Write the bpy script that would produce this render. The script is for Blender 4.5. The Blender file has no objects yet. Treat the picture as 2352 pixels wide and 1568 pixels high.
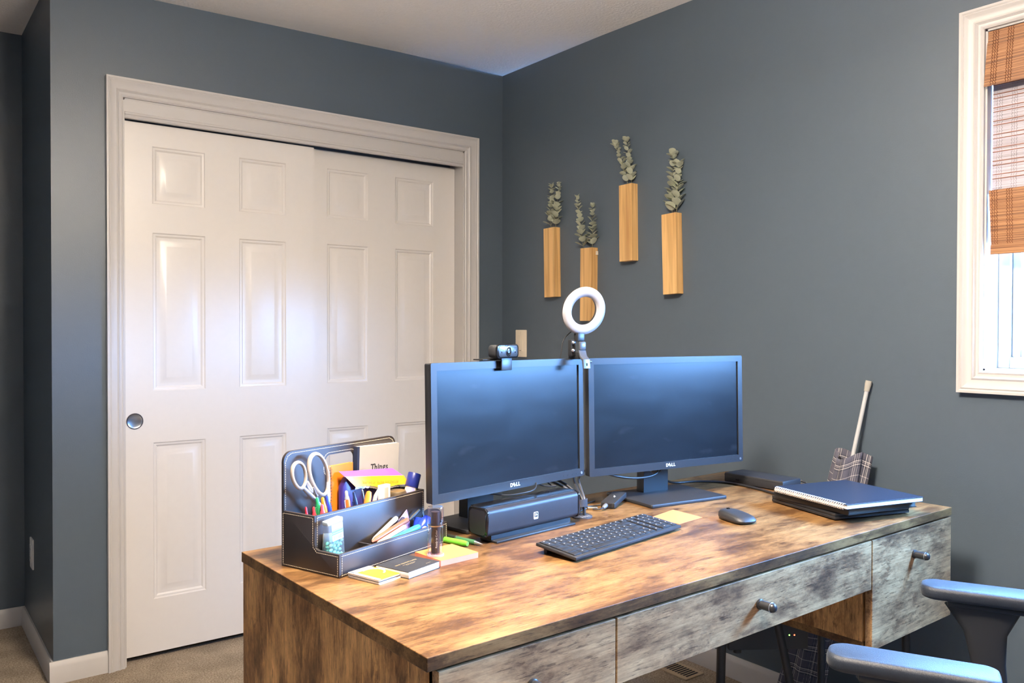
import bpy, bmesh, math, random
from mathutils import Vector, Matrix, Euler
random.seed(7)
S = bpy.context.scene
COL = S.collection

# ------------------------------------------------------------------ camera
CAM_LOC = Vector((-2.3646, -3.2004, 1.2107))
yaw, pitch, roll, fpx = 0.6482, -0.0124, 0.0018, 1903.18
fw = Vector((math.sin(yaw)*math.cos(pitch), math.cos(yaw)*math.cos(pitch), math.sin(pitch)))
rt = Vector((math.cos(yaw), -math.sin(yaw), 0)); up = rt.cross(fw)
r2 = rt*math.cos(roll) + up*math.sin(roll); u2 = -rt*math.sin(roll) + up*math.cos(roll)
cam_data = bpy.data.cameras.new('camera'); cam = bpy.data.objects.new('camera', cam_data); COL.objects.link(cam)
M = Matrix((r2, u2, -fw)).transposed().to_4x4(); M.translation = CAM_LOC
cam.matrix_world = M
cam_data.sensor_width = 36.0; cam_data.lens = fpx/2352*36.0
cam_data.clip_start = 0.05; cam_data.clip_end = 100
S.camera = cam

# ------------------------------------------------------------------ world, light, exposure
S.view_settings.view_transform = 'Standard'; S.view_settings.look = 'None'
S.view_settings.exposure = 0.92; S.view_settings.gamma = 1.0; S.view_settings.use_curve_mapping = False
S.cycles.use_denoising = True
S.cycles.max_bounces = 12; S.cycles.diffuse_bounces = 6; S.cycles.glossy_bounces = 4
S.cycles.transparent_max_bounces = 16; S.cycles.sample_clamp_indirect = 8.0
SKY_COL = (0.20, 0.47, 1.0); SKY_STR = 140.0
LAMP_COL = (1.0, 0.86, 0.71); LAMP_W = 158.0
w = bpy.data.worlds.new('world'); S.world = w; w.use_nodes = True
bgn = w.node_tree.nodes['Background']; bgn.inputs[1].default_value = SKY_STR
_nt = w.node_tree; _tc = _nt.nodes.new('ShaderNodeTexCoord'); _sx = _nt.nodes.new('ShaderNodeSeparateXYZ'); _rp = _nt.nodes.new('ShaderNodeValToRGB'); _mr = _nt.nodes.new('ShaderNodeMapRange')
_mr.inputs['From Min'].default_value = -1.0; _nt.links.new(_tc.outputs['Generated'], _sx.inputs[0]); _nt.links.new(_sx.outputs['Z'], _mr.inputs['Value']); _nt.links.new(_mr.outputs['Result'], _rp.inputs['Fac'])
_rp.color_ramp.elements[0].position = 0.47; _rp.color_ramp.elements[0].color = (0.040, 0.046, 0.050, 1)     # ground outside
_rp.color_ramp.elements[1].position = 0.52; _rp.color_ramp.elements[1].color = (*SKY_COL, 1)
_nt.links.new(_rp.outputs['Color'], bgn.inputs[0])
def portal(loc, size_y, size_z):
    l = bpy.data.lights.new('window_portal', 'AREA'); l.shape = 'RECTANGLE'; l.size = size_z; l.size_y = size_y
    l.cycles.is_portal = True
    o = bpy.data.objects.new('window_portal', l); COL.objects.link(o); o.location = loc
    o.rotation_euler = (0, math.radians(90), 0)     # faces -x, into the room
portal((0.135, -2.73, 1.56), 1.09, 0.92)
# ------------------------------------------------------------------ helpers: objects
def root_matrix(p):
    while p.parent: p = p.parent
    return p.matrix_basis.copy()
def ob(name, bm, m, parent=None, world=False, smooth=40, kind=None, label=None):
    if world and parent: bm.transform(root_matrix(parent).inverted())
    bmesh.ops.recalc_face_normals(bm, faces=bm.faces)
    me = bpy.data.meshes.new(name); bm.to_mesh(me); bm.free()
    if smooth:
        me.polygons.foreach_set('use_smooth', [True]*len(me.polygons))
        me.set_sharp_from_angle(angle=math.radians(smooth))
    o = bpy.data.objects.new(name, me); COL.objects.link(o)
    if isinstance(m, (list, tuple)):
        for x in m: me.materials.append(x)
    elif m: me.materials.append(m)
    if parent: o.parent = parent
    if kind: o['kind'] = kind
    if label: o['label'] = label
    return o
def thing(name, label, cat, loc=(0, 0, 0), rz=0.0, group=None, rot=None):
    o = bpy.data.objects.new(name, None); COL.objects.link(o); o.empty_display_size = 0.02
    o.location = loc; o.rotation_euler = rot if rot else (0, 0, rz)
    o['label'] = label; o['category'] = cat
    if group: o['group'] = group
    return o
def tag(o, label, cat, group=None):
    o['label'] = label; o['category'] = cat
    if group: o['group'] = group
    return o
def center_origin(o):
    """put a single-mesh thing's origin at the middle of its base"""
    me = o.data; xs = [v.co for v in me.vertices]
    c = Vector(((min(v.x for v in xs)+max(v.x for v in xs))/2, (min(v.y for v in xs)+max(v.y for v in xs))/2, min(v.z for v in xs)))
    me.transform(Matrix.Translation(-c)); o.location = c
    return o

# ------------------------------------------------------------------ helpers: shapes
def BM(): return bmesh.new()
def _xf(verts, mtx):
    if mtx is not None:
        for v in verts: v.co = mtx @ v.co
def box(bm, x0, x1, y0, y1, z0, z1, bev=0.0, seg=2, mtx=None, mi=0):
    t = bmesh.new()
    bmesh.ops.create_cube(t, size=1.0)
    for v in t.verts:
        v.co = Vector(((x0+x1)/2+v.co.x*(x1-x0), (y0+y1)/2+v.co.y*(y1-y0), (z0+z1)/2+v.co.z*(z1-z0)))
    if bev > 0: bmesh.ops.bevel(t, geom=t.edges[:], offset=bev, segments=seg, profile=0.5, affect='EDGES')
    merge(bm, t, mtx, mi)
def merge(bm, t, mtx=None, mi=0):
    if mtx is not None: t.transform(mtx)
    mp = {}
    for v in t.verts: mp[v] = bm.verts.new(v.co)
    for f in t.faces:
        try:
            nf = bm.faces.new([mp[v] for v in f.verts]); nf.material_index = mi if mi else f.material_index
        except ValueError: pass
    t.free()
def frame_for(d):
    d = Vector(d).normalized()
    a = Vector((0, 0, 1)) if abs(d.z) < 0.9 else Vector((1, 0, 0))
    x = a.cross(d).normalized(); y = d.cross(x)
    return x, y
def sweep(bm, pts, radii, seg=10, caps=True, flat=None, mi=0):
    """tube along pts with a radius per point; flat=(sx,sy) squashes the section"""
    pts = [Vector(p) for p in pts]
    if not hasattr(radii, '__len__'): radii = [radii]*len(pts)
    rings = []; x = None
    for i, p in enumerate(pts):
        d = (pts[min(i+1, len(pts)-1)]-pts[max(i-1, 0)])
        if d.length < 1e-9: d = Vector((0, 0, 1))
        d.normalize()
        if x is None: x, y = frame_for(d)
        else:
            x = (x-d*x.dot(d)); x = x.normalized() if x.length > 1e-6 else frame_for(d)[0]
            y = d.cross(x)
        sx, sy = flat if flat else (1, 1)
        rings.append([bm.verts.new(p+(x*math.cos(2*math.pi*k/seg)*sx+y*math.sin(2*math.pi*k/seg)*sy)*radii[i]) for k in range(seg)])
    for a, b in zip(rings[:-1], rings[1:]):
        for k in range(seg):
            f = bm.faces.new((a[k], a[(k+1) % seg], b[(k+1) % seg], b[k])); f.material_index = mi
    if caps:
        bm.faces.new(rings[0][::-1]).material_index = mi; bm.faces.new(rings[-1]).material_index = mi
def cyl(bm, p0, p1, r, r1=None, seg=20, mi=0): sweep(bm, [p0, p1], [r, r if r1 is None else r1], seg, mi=mi)
def lathe(bm, p0, axis, prof, seg=24, mi=0):
    """prof: list of (distance along axis, radius)"""
    p0 = Vector(p0); d = Vector(axis).normalized(); x, y = frame_for(d); rings = []
    for t, r in prof:
        if r < 1e-6: rings.append([bm.verts.new(p0+d*t)])
        else: rings.append([bm.verts.new(p0+d*t+(x*math.cos(2*math.pi*k/seg)+y*math.sin(2*math.pi*k/seg))*r) for k in range(seg)])
    for a, b in zip(rings[:-1], rings[1:]):
        for k in range(seg):
            va = a[k % len(a)], a[(k+1) % len(a)]; vb = b[(k+1) % len(b)], b[k % len(b)]
            vs = []
            for v in (*va, *vb):
                if v not in vs: vs.append(v)
            if len(vs) > 2:
                f = bm.faces.new(vs); f.material_index = mi
    if len(rings[0]) > 1: bm.faces.new(rings[0][::-1]).material_index = mi
    if len(rings[-1]) > 1: bm.faces.new(rings[-1]).material_index = mi
def prism(bm, poly, d0, d1, axis='z', mtx=None, mi=0, bev=0.0):
    """poly: 2D points; axis z: (x,y) extruded in z; y: (x,z) in y; x: (y,z) in x"""
    t = bmesh.new()
    def P(a, b, d): return {'z': (a, b, d), 'y': (a, d, b), 'x': (d, a, b)}[axis]
    lo = [t.verts.new(P(a, b, d0)) for a, b in poly]; hi = [t.verts.new(P(a, b, d1)) for a, b in poly]
    n = len(poly)
    fl = t.faces.new(lo[::-1]); fh = t.faces.new(hi)
    for i in range(n): t.faces.new((lo[i], lo[(i+1) % n], hi[(i+1) % n], hi[i]))
    bmesh.ops.recalc_face_normals(t, faces=t.faces)
    if bev > 0:
        es = [e for e in t.edges if fl in e.link_faces or fh in e.link_faces]
        bmesh.ops.bevel(t, geom=es, offset=bev, segments=2, profile=0.5, affect='EDGES')
    merge(bm, t, mtx, mi)
def rrect(x0, x1, y0, y1, r, n=5):
    """rounded rectangle; r may be a 4-tuple (bl, br, tr, tl)"""
    if not hasattr(r, '__len__'): r = (r,)*4
    out = []
    for (cx, cy, a0, rr) in ((x0, y0, 180, r[0]), (x1, y0, 270, r[1]), (x1, y1, 0, r[2]), (x0, y1, 90, r[3])):
        if rr <= 0: out.append((cx, cy)); continue
        ox = cx+rr if cx == x0 else cx-rr; oy = cy+rr if cy == y0 else cy-rr
        for k in range(n+1):
            a = math.radians(a0+90*k/n); out.append((ox+rr*math.cos(a), oy+rr*math.sin(a)))
    return out
def ray_poly(c, ang, poly):
    d = Vector((math.cos(ang), math.sin(ang))); best = None
    for i in range(len(poly)):
        a = Vector(poly[i])-Vector(c); b = Vector(poly[(i+1) % len(poly)])-Vector(c); e = b-a
        den = d.x*e.y-d.y*e.x
        if abs(den) < 1e-12: continue
        t = (a.x*e.y-a.y*e.x)/den; s = (a.x*d.y-a.y*d.x)/den
        if t > 0 and -1e-6 <= s <= 1+1e-6 and (best is None or t > best): best = t
    return (c[0]+d.x*best, c[1]+d.y*best)
def hole_plate(bm, outer, inner, c, d0, d1, axis='y', mtx=None):
    angs = sorted({round(math.atan2(p[1]-c[1], p[0]-c[0]), 5) for p in outer+inner})
    o2 = [ray_poly(c, a, outer) for a in angs]; i2 = [ray_poly(c, a, inner) for a in angs]
    t = bmesh.new()
    def P(p, d): return {'z': (p[0], p[1], d), 'y': (p[0], d, p[1]), 'x': (d, p[0], p[1])}[axis]
    L = {k: [t.verts.new(P(p, d)) for p in arr] for k, arr, d in (('o0', o2, d0), ('i0', i2, d0), ('o1', o2, d1), ('i1', i2, d1))}
    n = len(angs)
    for i in range(n):
        j = (i+1) % n
        t.faces.new((L['o0'][i], L['o0'][j], L['i0'][j], L['i0'][i])); t.faces.new((L['o1'][i], L['i1'][i], L['i1'][j], L['o1'][j]))
        t.faces.new((L['o0'][i], L['o1'][i], L['o1'][j], L['o0'][j])); t.faces.new((L['i0'][i], L['i0'][j], L['i1'][j], L['i1'][i]))
    bmesh.ops.recalc_face_normals(t, faces=t.faces)
    merge(bm, t, mtx)
def catmull(pts, n=8):
    pts = [Vector(p) for p in pts]; q = [pts[0]]+pts+[pts[-1]]; out = []
    for i in range(1, len(q)-2):
        for k in range(n):
            t = k/n; a, b, c, d = q[i-1], q[i], q[i+1], q[i+2]
            out.append(0.5*((2*b)+(-a+c)*t+(2*a-5*b+4*c-d)*t*t+(-a+3*b-3*c+d)*t**3))
    out.append(pts[-1]); return out
def text_bm(s, size, mtx, extrude=0.0003, shear=0.0, bold=0.0):
    cu = bpy.data.curves.new('t', 'FONT'); cu.body = s; cu.size = size; cu.extrude = extrude; cu.shear = shear; cu.offset = bold
    cu.align_x = 'CENTER'; cu.align_y = 'CENTER'; cu.resolution_u = 3
    o = bpy.data.objects.new('t', cu); COL.objects.link(o)
    dg = bpy.context.evaluated_depsgraph_get(); dg.update()
    me = bpy.data.meshes.new_from_object(o.evaluated_get(dg))
    bm = BM(); bm.from_mesh(me); bm.transform(mtx)
    bpy.data.objects.remove(o); bpy.data.curves.remove(cu); bpy.data.meshes.remove(me)
    return bm
def face_mtx(origin, xdir, ydir):
    x = Vector(xdir).normalized(); y = Vector(ydir); y = (y-x*y.dot(x)).normalized(); z = x.cross(y)
    m = Matrix((x, y, z)).transposed().to_4x4(); m.translation = Vector(origin); return m
def stitches(bm, pts, nrm, step=0.0044, length=0.0029, wid=0.0008, h=0.0004, closed=False):
    pts = [Vector(p) for p in pts]; nrm = Vector(nrm).normalized()
    if closed: pts = pts+[pts[0]]
    carry = 0.0
    for a, b in zip(pts[:-1], pts[1:]):
        d = b-a; Ln = d.length
        if Ln < 1e-6: continue
        d /= Ln; t = carry; s = nrm.cross(d)
        while t < Ln:
            m = Matrix((d, s, nrm)).transposed().to_4x4(); m.translation = a+d*t
            box(bm, -length/2, length/2, -wid/2, wid/2, -h, h, mtx=m); t += step
        carry = t-Ln

# ------------------------------------------------------------------ helpers: materials
def new_mat(name):
    m = bpy.data.materials.new(name); m.use_nodes = True
    nt = m.node_tree; return m, nt, nt.nodes['Principled BSDF']
def N(nt, t, **kw):
    n = nt.nodes.new(t)
    for k, v in kw.items():
        if k in n.bl_rna.properties: setattr(n, k, v)
        else: n.inputs[k].default_value = v
    return n
def lin(r, g, b):
    f = lambda c: (c/255)/12.92 if c/255 <= 0.04045 else (((c/255)+0.055)/1.055)**2.4
    return (f(r), f(g), f(b), 1)
def coords(nt, scale=(1, 1, 1)):
    tc = N(nt, 'ShaderNodeTexCoord'); mp = N(nt, 'ShaderNodeMapping'); mp.inputs['Scale'].default_value = scale
    nt.links.new(tc.outputs['Object'], mp.inputs['Vector']); return mp.outputs['Vector']
def add_bump(nt, b, scale, strength, dist=0.001, stretch=(1, 1, 1), detail=3):
    n = N(nt, 'ShaderNodeTexNoise'); n.inputs['Scale'].default_value = scale; n.inputs['Detail'].default_value = detail
    nt.links.new(coords(nt, stretch), n.inputs['Vector'])
    bp = N(nt, 'ShaderNodeBump'); bp.inputs['Strength'].default_value = strength; bp.inputs['Distance'].default_value = dist
    nt.links.new(n.outputs['Fac'], bp.inputs['Height']); nt.links.new(bp.outputs['Normal'], b.inputs['Normal'])
    return n
def plain(name, col, rough=0.5, metal=0.0, bump=None, spec=None, coat=0.0, var=None, **kw):
    m, nt, b = new_mat(name)
    b.inputs['Base Color'].default_value = col if len(col) == 4 else (*col, 1)
    b.inputs['Roughness'].default_value = rough; b.inputs['Metallic'].default_value = metal
    if spec is not None: b.inputs['Specular IOR Level'].default_value = spec
    if coat: b.inputs['Coat Weight'].default_value = coat; b.inputs['Coat Roughness'].default_value = 0.1
    if bump: add_bump(nt, b, *bump)
    # a little procedural variation in tone
    v = 0.05 if var is None else var
    if v:
        n = N(nt, 'ShaderNodeTexNoise'); n.inputs['Scale'].default_value = 40; n.inputs['Detail'].default_value = 4
        nt.links.new(coords(nt), n.inputs['Vector'])
        mx = N(nt, 'ShaderNodeMix', data_type='RGBA'); mx.blend_type = 'MULTIPLY'; mx.inputs['Factor'].default_value = 1.0
        rp = N(nt, 'ShaderNodeMapRange'); rp.inputs['To Min'].default_value = 1-v; rp.inputs['To Max'].default_value = 1+v
        nt.links.new(n.outputs['Fac'], rp.inputs['Value'])
        mx.inputs[6].default_value = b.inputs['Base Color'].default_value
        nt.links.new(rp.outputs['Result'], mx.inputs[7]); nt.links.new(mx.outputs[2], b.inputs['Base Color'])
    return m
def emissive(name, col, strength):
    m, nt, b = new_mat(name); b.inputs['Base Color'].default_value = (*col[:3], 1)
    b.inputs['Emission Color'].default_value = (*col[:3], 1); b.inputs['Emission Strength'].default_value = strength
    return m
def ramp(nt, stops, interp='LINEAR'):
    r = N(nt, 'ShaderNodeValToRGB'); e = r.color_ramp.elements; r.color_ramp.interpolation = interp
    e[0].position, e[0].color = stops[0]; e[1].position, e[1].color = stops[-1]
    for p, c in stops[1:-1]:
        x = e.new(p); x.color = c
    return r
def mixc(nt, a, b, fac, mode='MIX'):
    m = N(nt, 'ShaderNodeMix', data_type='RGBA'); m.blend_type = mode
    for s, v in ((0, fac), (6, a), (7, b)):
        if hasattr(v, 'links'): nt.links.new(v, m.inputs[s])
        elif isinstance(v, (int, float)): m.inputs[s].default_value = v
        else: m.inputs[s].default_value = v
    return m.outputs[2]
def mat_laminate(name, axis, seed=0.0, tone=1.0, grey=0.0):
    """rustic wood print laminate with grain along the given axis"""
    m, nt, b = new_mat(name)
    def st(a, o): return {'x': (a, o, o), 'y': (o, a, o), 'z': (o, o, a)}[axis]
    def noise(scale, vec, detail=5, rough=0.6, dist=0.0):
        n = N(nt, 'ShaderNodeTexNoise'); n.inputs['Scale'].default_value = scale; n.inputs['Detail'].default_value = detail
        n.inputs['Roughness'].default_value = rough; n.inputs['Distortion'].default_value = dist
        nt.links.new(vec, n.inputs['Vector']); return n.outputs['Fac']
    tc = N(nt, 'ShaderNodeTexCoord'); off = N(nt, 'ShaderNodeVectorMath', operation='ADD'); off.inputs[1].default_value = (seed, seed*1.7, seed*0.6)
    nt.links.new(tc.outputs['Object'], off.inputs[0])
    def sc(v):
        mp = N(nt, 'ShaderNodeMapping'); mp.inputs['Scale'].default_value = v; nt.links.new(off.outputs[0], mp.inputs['Vector']); return mp.outputs['Vector']
    big = noise(1.0, sc(st(4.6, 13.0)), 10, 0.74, 0.2)
    r1 = ramp(nt, [(0.32, (0.065*tone, 0.030*tone, 0.013*tone, 1)), (0.43, (0.19*tone, 0.092*tone, 0.034*tone, 1)), (0.53, (0.40*tone, 0.215*tone, 0.080*tone, 1)), (0.66, (0.58*tone, 0.335*tone, 0.132*tone, 1))])
    nt.links.new(big, r1.inputs['Fac'])
    streak = noise(1.0, sc(st(9.0, 230.0)), 4, 0.65, 0.1)
    r2 = ramp(nt, [(0.30, (0.62, 0.58, 0.56, 1)), (0.60, (1.12, 1.12, 1.12, 1))]); nt.links.new(streak, r2.inputs['Fac'])
    c = mixc(nt, r1.outputs['Color'], r2.outputs['Color'], 0.75, 'MULTIPLY')
    blot = noise(1.0, sc(st(10.0, 30.0)), 8, 0.70, 0.5)
    r3 = ramp(nt, [(0.57, (1, 1, 1, 1)), (0.635, (0.40, 0.34, 0.33, 1))]); nt.links.new(blot, r3.inputs['Fac'])
    c = mixc(nt, c, r3.outputs['Color'], 0.8, 'MULTIPLY')
    scr = noise(1.0, sc(st(26.0, 300.0)), 3, 0.6, 0.0)
    r5 = ramp(nt, [(0.60, (1, 1, 1, 1)), (0.66, (0.34, 0.30, 0.29, 1))]); nt.links.new(scr, r5.inputs['Fac'])
    c = mixc(nt, c, r5.outputs['Color'], 0.8, 'MULTIPLY')
    vor = N(nt, 'ShaderNodeTexVoronoi'); vor.inputs['Scale'].default_value = 1.0; nt.links.new(sc(st(6.0, 17.0)), vor.inputs['Vector'])
    r4 = ramp(nt, [(0.06, (0.20, 0.14, 0.12, 1)), (0.19, (1, 1, 1, 1))])
    wob = noise(1.0, sc(st(30.0, 60.0)), 3, 0.6, 0.0); wm = N(nt, 'ShaderNodeMath', operation='MULTIPLY_ADD'); wm.inputs[1].default_value = 0.22; nt.links.new(wob, wm.inputs[0]); nt.links.new(vor.outputs['Distance'], wm.inputs[2])
    ws = N(nt, 'ShaderNodeMath', operation='SUBTRACT'); ws.inputs[1].default_value = 0.09; nt.links.new(wm.outputs[0], ws.inputs[0]); nt.links.new(ws.outputs[0], r4.inputs['Fac'])
    vs_ = N(nt, 'ShaderNodeSeparateColor'); nt.links.new(vor.outputs['Color'], vs_.inputs[0]); vm = N(nt, 'ShaderNodeMapRange'); vm.inputs['From Min'].default_value = 0.45; vm.inputs['From Max'].default_value = 0.75; vm.inputs['To Max'].default_value = 0.95
    nt.links.new(vs_.outputs[0], vm.inputs['Value'])
    c = mixc(nt, c, r4.outputs['Color'], vm.outputs['Result'], 'MULTIPLY')
    if grey:
        hs_ = N(nt, 'ShaderNodeHueSaturation'); hs_.inputs['Saturation'].default_value = 1-grey; nt.links.new(c, hs_.inputs['Color']); c = hs_.outputs['Color']
    nt.links.new(c, b.inputs['Base Color'])
    b.inputs['Roughness'].default_value = 0.40; b.inputs['Specular IOR Level'].default_value = 0.35
    bp = N(nt, 'ShaderNodeBump'); bp.inputs['Strength'].default_value = 0.12; bp.inputs['Distance'].default_value = 0.0008
    nt.links.new(streak, bp.inputs['Height']); nt.links.new(bp.outputs['Normal'], b.inputs['Normal'])
    return m
def mat_grain(name, c0, c1, axis, scale=(4, 45), rough=0.45, seed=0.0):
    m, nt, b = new_mat(name)
    s = {'x': (scale[0], scale[1], scale[1]), 'y': (scale[1], scale[0], scale[1]), 'z': (scale[1], scale[1], scale[0])}[axis]
    tc = N(nt, 'ShaderNodeTexCoord'); off = N(nt, 'ShaderNodeVectorMath', operation='ADD'); off.inputs[1].default_value = (seed, seed*2.3, seed*.7)
    nt.links.new(tc.outputs['Object'], off.inputs[0])
    mp = N(nt, 'ShaderNodeMapping'); mp.inputs['Scale'].default_value = s; nt.links.new(off.outputs[0], mp.inputs['Vector'])
    n = N(nt, 'ShaderNodeTexNoise'); n.inputs['Scale'].default_value = 1; n.inputs['Detail'].default_value = 4; n.inputs['Distortion'].default_value = 0.8
    nt.links.new(mp.outputs['Vector'], n.inputs['Vector'])
    r = ramp(nt, [(0.30, (*c0, 1)), (0.66, (*c1, 1))]); nt.links.new(n.outputs['Fac'], r.inputs['Fac'])
    nt.links.new(r.outputs['Color'], b.inputs['Base Color']); b.inputs['Roughness'].default_value = rough
    return m
def mat_clear(name, tint=(1, 1, 1), gloss=0.12, alpha=0.0, rough=0.03, body=None):
    """clear plastic or window glass: see-through with a weak reflection"""
    m, nt, b = new_mat(name); nt.nodes.remove(b); out = nt.nodes['Material Output']
    tr = N(nt, 'ShaderNodeBsdfTransparent'); tr.inputs['Color'].default_value = (*tint, 1)
    gl = N(nt, 'ShaderNodeBsdfGlossy'); gl.inputs['Roughness'].default_value = rough
    lw = N(nt, 'ShaderNodeLayerWeight'); lw.inputs['Blend'].default_value = 0.35
    mr = N(nt, 'ShaderNodeMapRange'); mr.inputs['To Min'].default_value = gloss*0.4; mr.inputs['To Max'].default_value = min(1, gloss*4)
    nt.links.new(lw.outputs['Facing'], mr.inputs['Value'])
    mx = N(nt, 'ShaderNodeMixShader'); nt.links.new(mr.outputs['Result'], mx.inputs[0]); nt.links.new(tr.outputs[0], mx.inputs[1]); nt.links.new(gl.outputs[0], mx.inputs[2])
    last = mx
    if alpha > 0:
        df = N(nt, 'ShaderNodeBsdfDiffuse'); df.inputs['Color'].default_value = (*(body or tint), 1)
        m2 = N(nt, 'ShaderNodeMixShader'); m2.inputs[0].default_value = alpha
        nt.links.new(last.outputs[0], m2.inputs[1]); nt.links.new(df.outputs[0], m2.inputs[2]); last = m2
    nt.links.new(last.outputs[0], out.inputs['Surface'])
    return m

M_wall = plain('wall_paint', lin(78, 90, 101), 0.42, bump=(260, 0.25, 0.0012), var=0.03)
M_ceil = plain('ceiling_paint', lin(246, 242, 238), 0.9, bump=(90, 0.6, 0.004), var=0.03)
M_trim = plain('white_trim_paint', lin(196, 193, 190), 0.40, bump=(35, 0.06, 0.001), var=0.02)
M_door = plain('white_door_paint', lin(222, 218, 213), 0.30, bump=(30, 0.08, 0.001, (6, 6, 0.8)), var=0.02)
M_dark = plain('slot_and_ink_dark', (0.01, 0.01, 0.012), 0.8)  # near-black for slots, seams, ports and dark lettering
M_lamT = mat_laminate('desk_laminate_dimmed', 'x', 0.3, 0.56)  # the desk's one laminate, colour darkened to offset strong light on the top
M_lamF = mat_laminate('desk_laminate_front_lit', 'x', 4.1, 1.05, 0.10)  # same laminate, daylight on the fronts put into a lighter, greyer colour
M_lamS = mat_laminate('desk_laminate_side_lit', 'z', 2.2, 1.55)  # same laminate, upright grain, colour lightened in place of light on the sides
M_black = plain('black_plastic', (0.018, 0.019, 0.021), 0.42)
M_blackg = plain('glossy_black_plastic', (0.008, 0.008, 0.009), 0.12)
M_blackm = plain('black_metal', (0.02, 0.02, 0.022), 0.38)
M_char = plain('charcoal_plastic', (0.022, 0.023, 0.026), 0.5, bump=(600, 0.2, 0.0004))
M_silver = plain('brushed_silver', (0.62, 0.62, 0.64), 0.3, 1.0)
M_ivory = plain('ivory_plastic', lin(226, 214, 192), 0.4)
M_whitep = plain('white_plastic', (0.82, 0.82, 0.82), 0.35)
M_paper = plain('paper_white', lin(236, 234, 230), 0.8)
M_cable = plain('black_cable_rubber', (0.02, 0.02, 0.022), 0.45)
M_leather = plain('dark_leather', (0.022, 0.015, 0.014), 0.52, bump=(900, 0.22, 0.0005), spec=1.0)
M_stitch = plain('cream_thread', lin(235, 222, 196), 0.7)
M_gold = plain('gold_print', lin(190, 165, 115), 0.5)

# ================================================================== the room shell
L = 1.91            # the closet wall ends in an outer corner at x = -L
RX, RY = -3.5, -4.6   # left and rear limits of the room
REC = 0.7243        # depth of the alcove beside the closet
HC = lambda x, y: 2.44+0.0179*x+0.0147*y
def struct(name, bm, m, parent=None, **k):
    o = ob(name, bm, m, parent, **k)
    if not parent: o['kind'] = 'structure'
    return o
def mat_carpet():
    m, nt, b = new_mat('beige_carpet'); b.inputs['Roughness'].default_value = 1.0; b.inputs['Specular IOR Level'].default_value = 0.1
    n = N(nt, 'ShaderNodeTexNoise'); n.inputs['Scale'].default_value = 170; n.inputs['Detail'].default_value = 5; n.inputs['Roughness'].default_value = 0.75
    nt.links.new(coords(nt), n.inputs['Vector'])
    r = ramp(nt, [(0.30, lin(112, 98, 82)), (0.5, lin(176, 160, 140)), (0.72, lin(222, 208, 188))]); nt.links.new(n.outputs['Fac'], r.inputs['Fac'])
    n2 = N(nt, 'ShaderNodeTexNoise'); n2.inputs['Scale'].default_value = 9; n2.inputs['Detail'].default_value = 3; nt.links.new(coords(nt), n2.inputs['Vector'])
    r2 = ramp(nt, [(0.35, (0.82, 0.82, 0.82, 1)), (0.65, (1.08, 1.08, 1.08, 1))]); nt.links.new(n2.outputs['Fac'], r2.inputs['Fac'])
    nt.links.new(mixc(nt, r.outputs['Color'], r2.outputs['Color'], 1.0, 'MULTIPLY'), b.inputs['Base Color'])
    bp = N(nt, 'ShaderNodeBump'); bp.inputs['Strength'].default_value = 0.9; bp.inputs['Distance'].default_value = 0.008
    nt.links.new(n.outputs['Fac'], bp.inputs['Height']); nt.links.new(bp.outputs['Normal'], b.inputs['Normal']); return m
bm = BM(); box(bm, RX-.1, 0.14, RY-.1, REC+.1, -0.1, 0.0); struct('floor', bm, mat_carpet(), smooth=0)
bm = BM()
vs = [bm.verts.new((x, y, HC(x, y)+d)) for d in (0, .12) for x, y in ((RX-.1, RY-.1), (.14, RY-.1), (.14, REC+.1), (RX-.1, REC+.1))]
for f in ((0, 1, 2, 3), (7, 6, 5, 4), (0, 4, 5, 1), (1, 5, 6, 2), (2, 6, 7, 3), (3, 7, 4, 0)): bm.faces.new([vs[i] for i in f])
struct('ceiling', bm, M_ceil, smooth=0)

# closet opening in the back wall
OX0, OX1, OZ = -1.683, -0.222, 2.040
T = 0.13
bm = BM(); HW = 2.43
box(bm, -L, OX0, 0, T, 0, HW); box(bm, OX1, 0.0, 0, T, 0, HW); box(bm, OX0, OX1, 0, T, OZ, HW)
struct('wall_back', bm, M_wall, smooth=0)
bm = BM(); box(bm, -L, -L+.05, T, REC, 0, HW-.004); struct('wall_alcove_return', bm, M_wall, smooth=0)
bm = BM(); box(bm, RX, -L+.05, REC, REC+.1, 0, HW); struct('wall_alcove_back', bm, M_wall, smooth=0)
bm = BM(); box(bm, -L+.05, 0.0, REC, REC+.1, 0, HW); struct('wall_closet_inside', bm, M_wall, smooth=0)
# right wall with the window opening
WY0, WY1, WZ0, WZ1 = -2.186, -3.28, 1.107, 2.022
bm = BM(); box(bm, 0, T, RY, WY1, 0, HW); box(bm, 0, T, WY0, REC+.1, 0, HW); box(bm, 0, T, WY1, WY0, 0, WZ0); box(bm, 0, T, WY1, WY0, WZ1, HW)
struct('wall_right', bm, M_wall, smooth=0)
bm = BM(); box(bm, RX-.1, RX, RY, REC+.1, 0, HW-.03); struct('wall_left', bm, M_wall, smooth=0)
bm = BM(); box(bm, RX, T, RY-.1, RY, 0, HW-.03); struct('wall_front', bm, M_wall, smooth=0)

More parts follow.
